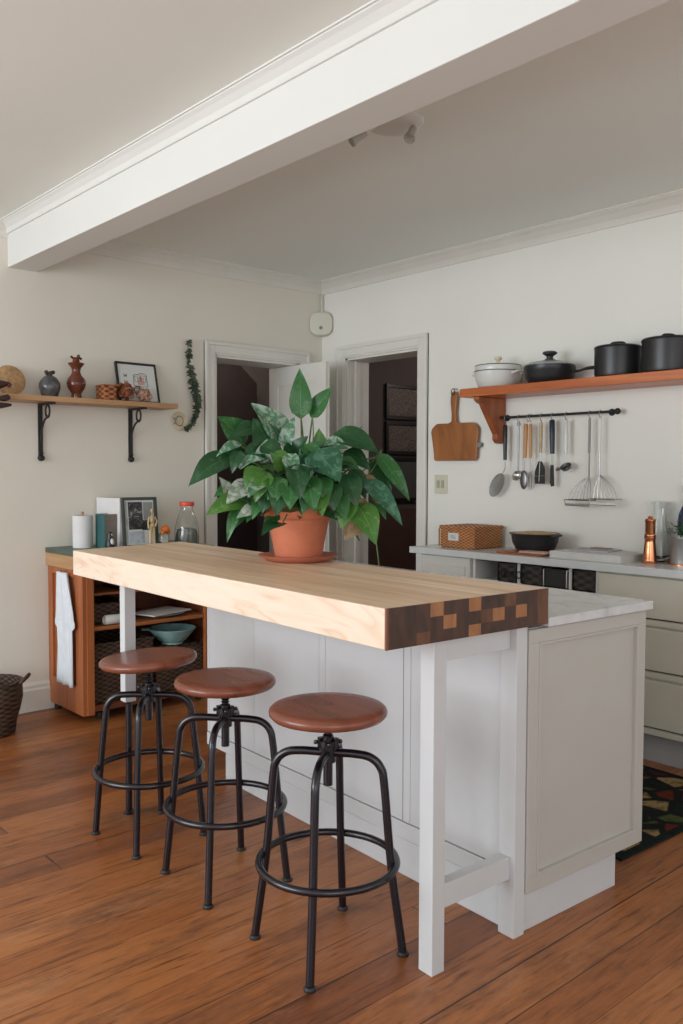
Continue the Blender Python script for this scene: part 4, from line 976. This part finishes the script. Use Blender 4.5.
b = MB(LOC(.1, -1.852, LZ)); b.lathe([(0, 0), (.026, 0), (.028, .02), (.026, .03), (.046, .062), (.052, .085), (.046, .110), (.028, .132), (.022, .150), (.026, .170), (.042, .190), (.044, .196), (.030, .200), (.020, .204), (.018, .215), (0, .216)], n=32); b.build('vessel', 'brown_glaze', t, smooth=True)
b = MB(LOC(.1, -1.852, LZ)); b.tube(bez([(0, -.03, .232), (0, -.012, .222), (0, .015, .226), (0, .032, .222)], 4), .007, 8); b.ball((0, 0, .214), .016, n=10); b.ball((0, .014, .236), .010, n=8); b.build('crest', 'brown_glaze', t, smooth=True)
t = thing('woven_basket', 'small orange woven basket on the oak shelf left of the framed print', 'basket', (.11, -1.67, LZ))
b = MB(LOC(.11, -1.668, LZ)); b.box(-.05, -.052, 0, .05, .030, .084); b.build('basket_body', 'weave_brown', t, bevel=.012, seg=3)
b = MB(LOC(.11, -1.668, LZ)); b.box(-.053, -.055, .076, .053, .033, .088); b.build('rim', 'weave_brown', t, bevel=.005)
# dried flower bunch lying against basket and print
for i, (y, z, n, r, mat, nm, lab) in enumerate(((-1.572, .055, 70, .062, 'pod_orange', 'dried_flower_head', 'large rust-brown dried flower bunch beside the woven basket'), (-1.452, .042, 50, .045, 'pod_pale', 'dried_flower_head', 'smaller pale dried flower bunch in front of the framed print'))):
    if mat not in MATS: plain(mat, (.26, .085, .035) if i == 0 else (.42, .24, .17), .8, var=.5, scale=60)
    b = MB()
    for k in range(n):
        a = random.uniform(0, 2*PI); e = random.uniform(-.9, 1.4); rr = r*random.uniform(.55, 1)
        b.ball((.12+rr*.7*math.cos(a)*math.cos(e), y+rr*math.sin(a)*math.cos(e), max(LZ+.013, LZ+z+rr*.85*math.sin(e))), random.uniform(.007, .012), n=6)
    if i == 0: b.ball((.10, y-.005, LZ+.088), .022, .030, .016, n=10)
    b.ball((.12, y, LZ+z), r*.55, n=12); tag(b.build(nm, mat, smooth=True), lab, 'dried flowers')
# framed print leaning on the wall
t = thing('framed_print', 'small black-framed drawing leaning on the wall on the oak shelf', 'picture', (.06, -1.46, LZ))
F = Matrix.Translation((.070, -1.448, LZ+.001)) @ Matrix.Rotation(math.radians(-14), 4, 'Y') @ Matrix.Rotation(math.radians(0), 4, 'Z')
w2, hh = .130, .245
b = MB(F)
for a in ((-w2, 0, w2, .012), (-w2, hh-.012, w2, hh), (-w2, .012, -w2+.010, hh-.012), (w2-.010, .012, w2, hh-.012)): b.box(-.008, a[0], a[1], .010, a[2], a[3])
b.build('frame', 'frame_black', t, bevel=.001)
b = MB(F); b.box(-.006, -w2+.01, .012, .002, w2-.01, hh-.012); pr = b.build('paper', 'print_paper', t)
b = MB(F); x = .0026
def ink(b, pts, r=.0012): b.tube([(x, p, q) for p, q in pts], r, 4)
def roundloop(cy, cz, ry, rz, n=18, wob=.0): return [(cy+ry*math.cos(2*PI*k/n)*(1+wob*math.sin(5*k)), cz+rz*math.sin(2*PI*k/n)*(1+wob*math.cos(3*k))) for k in range(n+1)]
ink(b, [(-.022, .17), (.040, .185), (.062, .175), (.064, .105), (.030, .10), (-.024, .105), (-.022, .17)], .0016)
ink(b, [(-.014, .162), (.020, .170), (.020, .135), (-.014, .132), (-.014, .162)]); ink(b, [(.026, .170), (.054, .168), (.054, .128), (.026, .132), (.026, .170)])
ink(b, roundloop(-.005, .078, .020, .024), .0022); ink(b, roundloop(.055, .070, .016, .022), .0022); ink(b, roundloop(.026, .070, .022, .018, wob=.2), .0018)
for k in range(14): ink(b, [(-.03+k*.007, .052+.01*math.sin(k*2)), (-.022+k*.007, .085+.012*math.cos(k*3))], .0011)
for k in range(8): ink(b, roundloop(-.015+k*.011, .058+.008*math.sin(k*1.7), .007, .009, 8), .0011)
for zc in (.165, .125): 
    ink(b, [(-.082, zc+.010), (-.080, zc-.010), (-.074, zc+.002), (-.068, zc-.010), (-.066, zc+.010)], .0018); ink(b, [(-.082, zc), (-.066, zc)], .0014)
b.build('ink_drawing', 'print_ink', pr)
b = MB(F); b.box(.0021, .000, .112, .0024, .045, .160); b.box(.0021, -.018, .088, .0024, .018, .108); b.build('pink_wash', 'print_pink', pr)

# hanging eucalyptus garland with a small disc
t = thing('dried_garland', 'hanging sprig of dried green leaves on the left wall beside the doorway', 'garland', (.02, -1.06, 2.08))
pth = bez([(.02, -1.092, 2.112), (.018, -1.090, 2.03), (.022, -1.082, 1.93), (.022, -1.060, 1.85), (.022, -1.035, 1.76), (.022, -1.040, 1.69), (.022, -1.070, 1.62), (.022, -1.12, 1.572)], 8)
b = MB(); b.tube(pth, .0025, 6); b.build('stem', 'stem_brown', t, smooth=True)
fl = Foliage(); n = len(pth)
for i, p in enumerate(pth):
    f = i/(n-1); wd = .010+.030*math.sin(PI*min(1, f*1.15))**1.2
    for k in range(9):
        if (f < .42 and (i % 8 in (3, 4)) and k > 1): continue
        a = random.uniform(-PI, PI); dv = Vector((abs(math.cos(a))*.35, math.sin(a), random.uniform(-1, .35))).normalized()
        q = p+Vector((random.uniform(0, .012), random.uniform(-.4, .4)*wd, random.uniform(-.008, .008)))
        L = random.uniform(.016, .024)+wd*.25; fl.leaf(q, q+dv*L, L*.42, 0 if random.random() < .8 else 1, Vector((1, 0, .3)), .1, .2, seg=3, cr=2)
fl.mb.build('leaves', ['leaf_grey', 'leaf_dark'], t, smooth='full', recalc=False)
b = MB(); b.tube([(.001, -1.092, 2.115), (.022, -1.092, 2.115)], .003, 6); b.build('nail', 'steel_dark', t)
t = thing('ceramic_disc', 'small round cream plaque hanging on the left wall at the end of the shelf', 'plaque', (.02, -1.165, 1.60))
F = LOC(.004, -1.148, 1.625)
b = MB(F); b.lathe([(0, 0), (.050, 0), (.056, .004), (.054, .010), (.046, .008), (0, .008)], n=32, M=Matrix.Rotation(PI/2, 4, 'Y')); b.build('disc', 'cream_ceramic', t, smooth=True)
b = MB(F); b.tube([(.010, .026*math.cos(a/14*2*PI)-.004, .030*math.sin(a/14*2*PI)) for a in range(14)], .003, 6, closed=True); b.tube([(.010, -.045, .02), (.011, -.03, .005), (.010, -.04, -.02)], .004, 6); b.build('relief', 'grey_lid', t, smooth=True)

# ---------------------------------------------------------------- left wall: cedar cabinet
CY0, CY1, CX = -1.985, -1.205, .435; CZ0, CZ1 = .085, .800
t = thing('cedar_cabinet', 'open cedar cabinet with a panelled side and shelves below the green worktop', 'cabinet', (.22, -1.5, 0))
b = MB()                       # framed side panel
b.box(.058, CY0+.014, CZ0+.10, CX-.083, CY0+.020, CZ1-.03)
b.box(.004, CY0, CZ0-.045, .060, CY0+.022, CZ1); b.box(CX-.085, CY0, CZ0-.045, CX, CY0+.022, CZ1); b.box(.060, CY0, CZ0-.045, CX-.085, CY0+.022, CZ0+.105); b.box(.060, CY0, CZ1-.04, CX-.085, CY0+.022, CZ1)
b.build('side_panel', 'cedar', t, bevel=.002)
for q in (CY0+.022, CY1-.04):
    b = MB(); b.box(CX-.02, q, CZ0-.045, CX+.006, q+.040, CZ1); b.build('face_stile', 'cedar', t, bevel=.002)
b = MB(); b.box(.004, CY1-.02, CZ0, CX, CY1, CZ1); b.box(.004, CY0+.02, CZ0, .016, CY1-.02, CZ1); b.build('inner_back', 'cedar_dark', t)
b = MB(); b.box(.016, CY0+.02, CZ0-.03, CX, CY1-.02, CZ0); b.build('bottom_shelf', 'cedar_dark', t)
b = MB(); b.box(.016, CY0+.022, .480, CX-.005, CY1-.02, .500); b.build('middle_shelf', 'cedar_shelf', t, bevel=.002)
b = MB(); b.box(.016, CY0+.022, .655, CX-.07, CY1-.02, .668); b.build('top_shelf', 'cedar_shelf', t, bevel=.002)
for x, y in ((.05, CY0+.03), (.38, CY0+.12), (.05, CY1-.05), (.38, CY1-.05)):
    b = MB(); b.lathe([(0, 0), (.016, 0), (.020, .012), (.018, .036), (0, .04)], (x, y, 0), 14); b.build('castor', 'black_matte', t, smooth=True)
b = MB(); b.box(.002, CY0-.012, CZ1, CX+.022, CY1+.01, CZ1+.070); wt = b.build('worktop', 'edge_oak', bevel=.002)
tag(wt, 'oak edged worktop slab with a dark green surface on the cedar cabinet', 'worktop')
b = MB(); b.box(.001, CY0-.013, CZ1+.070, CX+.024, CY1+.01, .8965); b.build('green_surface', 'green_top', wt, bevel=.003)
# towel over the side
t = thing('tea_towel', 'long white tea towel hanging on the side of the cedar cabinet', 'towel', (.2, CY0-.02, .75))
b = MB(); rows = []; nz = 30; nx = 16
for i in range(nz+1):
    f = i/nz; z = .780-.60*f; row = []
    half = .060+.052*min(1, f*2.6); half += .012 if .42 < f < .47 else 0
    if f > .47: half -= .020
    for k in range(nx+1):
        u = k/nx*2-1
        row.append(b.v((.262-.03*(1-min(1, f*3))+u*half, CY0-.014-.008*math.sin(u*7+f*2)-.006*math.sin(u*13-f*3)-.004, z)))
    rows.append(row)
for i in range(nz):
    for k in range(nx): b.f([rows[i][k], rows[i][k+1], rows[i+1][k+1], rows[i+1][k]])
b.build('cloth', 'white_cloth', t, smooth='full', solid=.004)
b = MB(); b.tube([(.24, CY0+.010, .775), (.24, CY0-.028, .775), (.24, CY0-.028, .79)], .004, 8); b.build('towel_hook', 'steel_dark', t, smooth=True)
# inside the cabinet
t = thing('ceramic_bowl', 'teal glazed bowl with a wavy rim inside the cedar cabinet', 'bowl', (.33, -1.42, .33))
BX, BY, BZ = .335, -1.400, .336
b = MB(LOC(BX, BY, BZ)); b.lathe([(0, 0), (.055, 0), (.062, .004), (.060, .010), (.088, .030), (.122, .072), (.136, .090), (.132, .092), (.116, .074), (.082, .034), (.05, .014), (0, .012)], n=40)
b.build('bowl_body', 'teal_glaze', t, smooth=True)
b = MB(LOC(BX, BY, BZ)); b.prism([(-.170, -.022), (-.120, -.034), (-.112, .034), (-.168, .018)], 'z', .083, .091); 
for v in b.bm.verts: pass
M_ = Matrix.Translation((BX, BY, 0)) @ Matrix.Rotation(math.radians(60), 4, 'Z') @ Matrix.Translation((-BX, -BY, 0))
for v in b.bm.verts: v.co = M_ @ v.co
b.build('lug_handle', 'teal_glaze', t, bevel=.002)
def open_basket(label, x0, y0, x1, y1, z0, z1, mat='wicker_dark'):
    t = thing('storage_basket', label, 'basket', ((x0+x1)/2, (y0+y1)/2, z0), group='baskets in the cedar cabinet')
    b = MB(); th = .008
    b.box(x0, y0, z0, x1, y0+th, z1); b.box(x0, y1-th, z0, x1, y1, z1); b.box(x0, y0, z0, x0+th, y1, z1); b.box(x1-th, y0, z0, x1, y1, z1); b.box(x0, y0, z0, x1, y1, z0+th)
    b.build('basket_body', mat, t, bevel=.003)
    b = MB(); b.tube([(x0, y0, z1), (x1, y0, z1), (x1, y1, z1), (x0, y1, z1)], .007, 8, closed=True); b.build('rim', mat, t, smooth=True)
open_basket('tall dark wicker basket at the left on the bottom of the cedar cabinet', .05, -1.925, .41, -1.56, .086, .40)
open_basket('dark wicker basket on the cabinet bottom, under the teal bowl', .05, -1.545, .405, -1.235, .086, .325)
open_basket('low wicker basket on the middle shelf of the cedar cabinet', .06, -1.92, .368, -1.70, .501, .61)
b = MB(); b.box(.06, -1.54, .328, .40, -1.24, .335); tag(b.build('basket_lid', 'wicker_dark', bevel=.002), 'flat wicker lid carrying the teal bowl', 'lid')
t = MB(LOC(.409, -1.80, .502+.026, 0)); t.lathe([(0, -.05), (.024, -.05), (.026, -.045), (.026, .045), (.022, .052), (.020, .05), (0, -.04)], n=24, M=Matrix.Rotation(PI/2, 4, 'X'))
tag(t.build('white_cup', 'white_enamel', smooth=True), 'white cup lying on its side on the middle shelf of the cedar cabinet', 'cup')
b = MB(LOC(.30, -1.45, .501)); b.lathe([(0, 0), (.08, 0), (.13, .014), (.135, .018), (.128, .018), (.08, .006), (0, .005)], n=32); tag(b.build('serving_dish', 'paper_grey', smooth=True), 'flat grey serving dish on the middle shelf of the cedar cabinet', 'dish')
b = MB(LOC(.31, -1.47, .520, .3)); b.box(-.09, -.14, 0, .10, .16, .006); tag(b.build('paper_sheet', 'paper_white'), 'stack of pale papers lying on the grey serving dish', 'papers')
b = MB(LOC(.22, -1.50, .669, .05)); b.box(-.10, -.22, 0, .12, .24, .018); tag(b.build('baking_tray', 'steel_dark', bevel=.002), 'flat steel baking tray on the top shelf of the cedar cabinet', 'tray')

# on the green worktop
GZ = .8968
t = thing('paper_towel_roll', 'white paper towel roll standing on the green worktop', 'paper roll', (.10, -1.80, GZ))
F = LOC(.14, -1.842, GZ)
b = MB(F); b.lathe([(.018, 0), (.054, 0), (.054, .176), (.018, .176), (.018, 0)], n=36); b.build('roll', 'paper_white', t, smooth=True)
b = MB(F); b.lathe([(0, 0), (.006, 0), (.006, .186), (.009, .190), (.006, .196), (0, .197)], n=12); b.build('spindle', 'edge_oak', t, smooth=True)
t = thing('hardback_book', 'upright book with a teal spine and taupe cover beside the paper roll', 'book', (.2, -1.72, GZ))
F = LOC(.215, -1.742, GZ)
b = MB(F); b.box(-.055, -.034, 0, .055, -.030, .185); b.build('spine', 'teal_cloth', t, bevel=.001)
b = MB(F); b.box(.051, -.030, 0, .055, .038, .185); b.build('cover', 'taupe', t, bevel=.001)
b = MB(F); b.box(-.055, -.030, 0, -.051, .038, .185); b.build('back_cover', 'taupe', t, bevel=.001)
b = MB(F); b.box(-.050, -.029, .003, .050, .034, .181); b.build('pages', 'label_paper', t)
t = thing('file_binder', 'large white box file standing behind the framed photograph', 'binder', (.2, -1.6, GZ))
F = LOC(.135, -1.645, GZ)
b = MB(F); b.box(-.12, -.055, 0, .16, .04, .272); b.build('binder_body', 'paper_white', t, bevel=.003)
# framed black and white photograph
t = thing('framed_photograph', 'black and white photograph in a dark green frame standing on the green worktop', 'picture', (.33, -1.55, GZ))
F = LOC(.345, -1.594, GZ, 0, 0, math.radians(-6)); w2, hh = .106, .278
b = MB(F)
for a in ((-w2, 0, w2, .016), (-w2, hh-.016, w2, hh), (-w2, .016, -w2+.014, hh-.016), (w2-.020, .016, w2, hh-.016)): b.box(-.012, a[0], a[1], .008, a[2], a[3])
b.build('frame', 'frame_green', t, bevel=.001)
b = MB(F); b.box(-.010, -w2+.014, .016, .001, w2-.02, hh-.016); ph = b.build('mount', 'print_paper', t)
m, nt, bs = new_mat('photo_bw', .4)
tc = N(nt, 'ShaderNodeTexCoord'); nz_ = N(nt, 'ShaderNodeTexNoise', Scale=22.0, Detail=4.0, Distortion=2.0); nt.links.new(tc.outputs['Object'], nz_.inputs['Vector'])
nt.links.new(ramp(nt, nz_.outputs['Fac'], [(.40, (.012, .013, .015)), (.55, (.05, .055, .06)), (.68, (.30, .31, .31))]), bs.inputs['Base Color'])
b = MB(F); b.box(.001, -.070, .100, .0025, .016, .252); b.box(.001, .010, .095, .0024, .080, .150); b.build('photo', 'photo_bw', ph)
b = MB(F); b.box(.001, .022, .152, .0022, .080, .250); b.build('photo_background', 'print_grey', ph)
b = MB(F); b.box(.001, -.086, .020, .0022, -.076, .252); b.box(.001, -.070, .022, .0022, .02, .090); b.build('caption_block', 'paper_grey', ph)
t = thing('figurine', 'small black and white figurine in front of the taupe book', 'figurine', (.30, -1.72, GZ))
F = LOC(.315, -1.768, GZ)
b = MB(F); b.lathe([(0, 0), (.022, 0), (.026, .02), (.020, .045), (.014, .06), (.017, .075), (.012, .09), (0, .094)], n=18); b.build('body', 'black_enamel', t, smooth=True)
b = MB(F); b.ball((.014, .004, .035), .013, .014, .022, n=10); b.ball((.010, .003, .076), .008, .008, .008, n=8); b.build('white_front', 'paper_white', t, smooth=True)
t = thing('artist_mannequin', 'little pale wooden mannequin standing in front of the framed photograph', 'figurine', (.38, -1.50, GZ))
F = LOC(.405, -1.562, GZ) @ Matrix.Diagonal((1.15, 1.15, 1.22, 1))
b = MB(F); b.lathe([(0, 0), (.020, 0), (.020, .006), (0, .008)], n=16)
b.tube([(0, -.010, .006), (0, -.009, .055), (0, -.006, .095)], [.005, .006, .008], 8); b.tube([(0, .012, .006), (0, .010, .055), (0, .006, .095)], [.005, .006, .008], 8)
b.ball((0, 0, .10), .010, .014, .012, n=10); b.ball((0, 0, .128), .010, .014, .020, n=10); b.tube([(0, 0, .14), (0, 0, .158)], .003, 6); b.ball((0, 0, .167), .008, .008, .011, n=10)
b.tube([(0, .014, .140), (.004, .024, .118), (.01, .012, .098)], .0045, 6); b.tube([(0, -.014, .140), (.002, -.022, .115), (.004, -.020, .088)], .0045, 6)
b.build('figure', 'gold_wood', t, smooth=True)
t = thing('small_jar', 'small glass jar with an orange fabric top on the green worktop', 'jar', (.38, -1.44, GZ))
F = LOC(.385, -1.478, GZ) @ Matrix.Diagonal((1.1, 1.1, 1.15, 1))
b = MB(F); b.lathe([(0, 0), (.024, 0), (.027, .005), (.027, .055), (.020, .068), (.018, .068), (.024, .053), (.024, .008), (0, .004)], n=24); b.build('glass', 'clear_glass', t, smooth=True)
b = MB(F); b.ball((0, .008, .085), .020, .024, .020, n=12); b.ball((0, .026, .075), .012, .012, .016, n=8); b.ball((.01, -.012, .07), .010, .012, .010, n=8); b.build('fabric_top', 'orange_silk', t, smooth=True)
b = MB(LOC(.40, -1.520, GZ)); b.lathe([(0, 0), (.016, 0), (.020, .006), (.020, .024), (.014, .030), (0, .031)], n=16); tag(b.build('ink_pot', 'black_enamel', smooth=True), 'tiny black pot between the mannequin and the orange-topped jar', 'pot')
t = thing('swing_top_jar', 'large clear glass jar with a red lid near the doorway', 'jar', (.36, -1.32, GZ))
F = LOC(.365, -1.318, GZ) @ Matrix.Diagonal((1, 1, 1.2, 1))
b = MB(F); b.lathe([(0, 0), (.060, 0), (.068, .006), (.070, .04), (.068, .08), (.058, .12), (.040, .155), (.034, .170), (.036, .186), (.033, .186), (.031, .170), (.037, .154), (.055, .118), (.065, .08), (.067, .04), (.064, .010), (0, .004)], n=36); b.build('glass', 'clear_glass', t, smooth=True)
b = MB(F); b.lathe([(0, .186), (.040, .186), (.042, .190), (.042, .202), (.039, .206), (0, .207)], n=28); b.build('lid', 'red_lid', t, smooth=True)
b = MB(F); b.lathe([(0, .006), (.060, .008), (.064, .04), (.055, .075), (.03, .082), (0, .078)], n=24); b.build('contents', 'contents_grey', t, smooth=True) if 'contents_grey' in MATS else (plain('contents_grey', (.16, .17, .14), .8, var=.4, scale=50), b.build('contents', 'contents_grey', t, smooth=True))

# ---------------------------------------------------------------- floor basket at the left
t = thing('floor_basket', 'dark wicker basket with ear handles on the floor at the left edge', 'basket', (.33, -2.41, 0))
F = LOC(.29, -2.395, 0) @ Matrix.Diagonal((1, 1, 1.1, 1))
b = MB(F); b.lathe([(0, 0), (.098, 0), (.104, .006), (.112, .06), (.128, .11), (.142, .17), (.140, .225), (.136, .240), (.129, .238), (.132, .17), (.10, .06), (.092, .012), (0, .012)], n=44); b.build('basket_body', 'wicker_dark', t, smooth=True)
b = MB(F); b.tube([(.138*math.cos(a/44*2*PI), .138*math.sin(a/44*2*PI), .240) for a in range(44)], .007, 8, closed=True); b.build('rim', 'wicker_dark', t, smooth=True)
for a0 in (52, 232):
    b = MB(F @ Matrix.Rotation(math.radians(a0), 4, 'Z')); b.tube(bez([(.136, -.035, .232), (.165, -.028, .258), (.178, 0, .272), (.165, .028, .258), (.136, .035, .232)], 5), .008, 8); b.build('handle', 'pod_brown', t, smooth=True)

# ---------------------------------------------------------------- light
wd_ = bpy.data.worlds.new('world'); scn.world = wd_; wd_.use_nodes = True
bg = wd_.node_tree.nodes['Background']; bg.inputs[0].default_value = (.95, .97, 1.0, 1); bg.inputs[1].default_value = 1.02
def area(name, loc, target, sx, sy, power, col):
    l = bpy.data.lights.new(name, 'AREA'); l.shape = 'RECTANGLE'; l.size = sx; l.size_y = sy; l.energy = power; l.color = col
    o = bpy.data.objects.new(name, l); COL.objects.link(o); o.location = loc
    o.rotation_euler = (Vector(target)-Vector(loc)).to_track_quat('-Z', 'Y').to_euler(); return o
area('window_and_side_light', (1.7, -6.6, 1.55), (2.3, -1.5, 1.1), 3.0, 1.7, 92, (.86, .93, 1.0))
area('window_and_side_light', (6.6, -4.6, 1.7), (2.0, -1.6, 1.2), 1.6, 1.4, 12, (1.0, .97, .93))  # weak warm side light added from behind right, not a window
for nm, lc, pw in (('hall_fill', (-.55, -.3, 2.3), 3.5), ('room_fill', (.9, 1.6, 2.2), 12.0)):  # added fill points lifting the blacks beyond both doorways, no real lamps
    l = bpy.data.lights.new(nm, 'POINT'); l.energy = pw; l.shadow_soft_size = .15; l.color = (1.0, .86, .78)
    o = bpy.data.objects.new(nm, l); COL.objects.link(o); o.location = lc
vs = scn.view_settings; scn.display_settings.display_device = 'sRGB'
vs.view_transform = 'Standard'; vs.look = 'None'; vs.gamma = 1; vs.use_curve_mapping = False; vs.exposure = 0.48
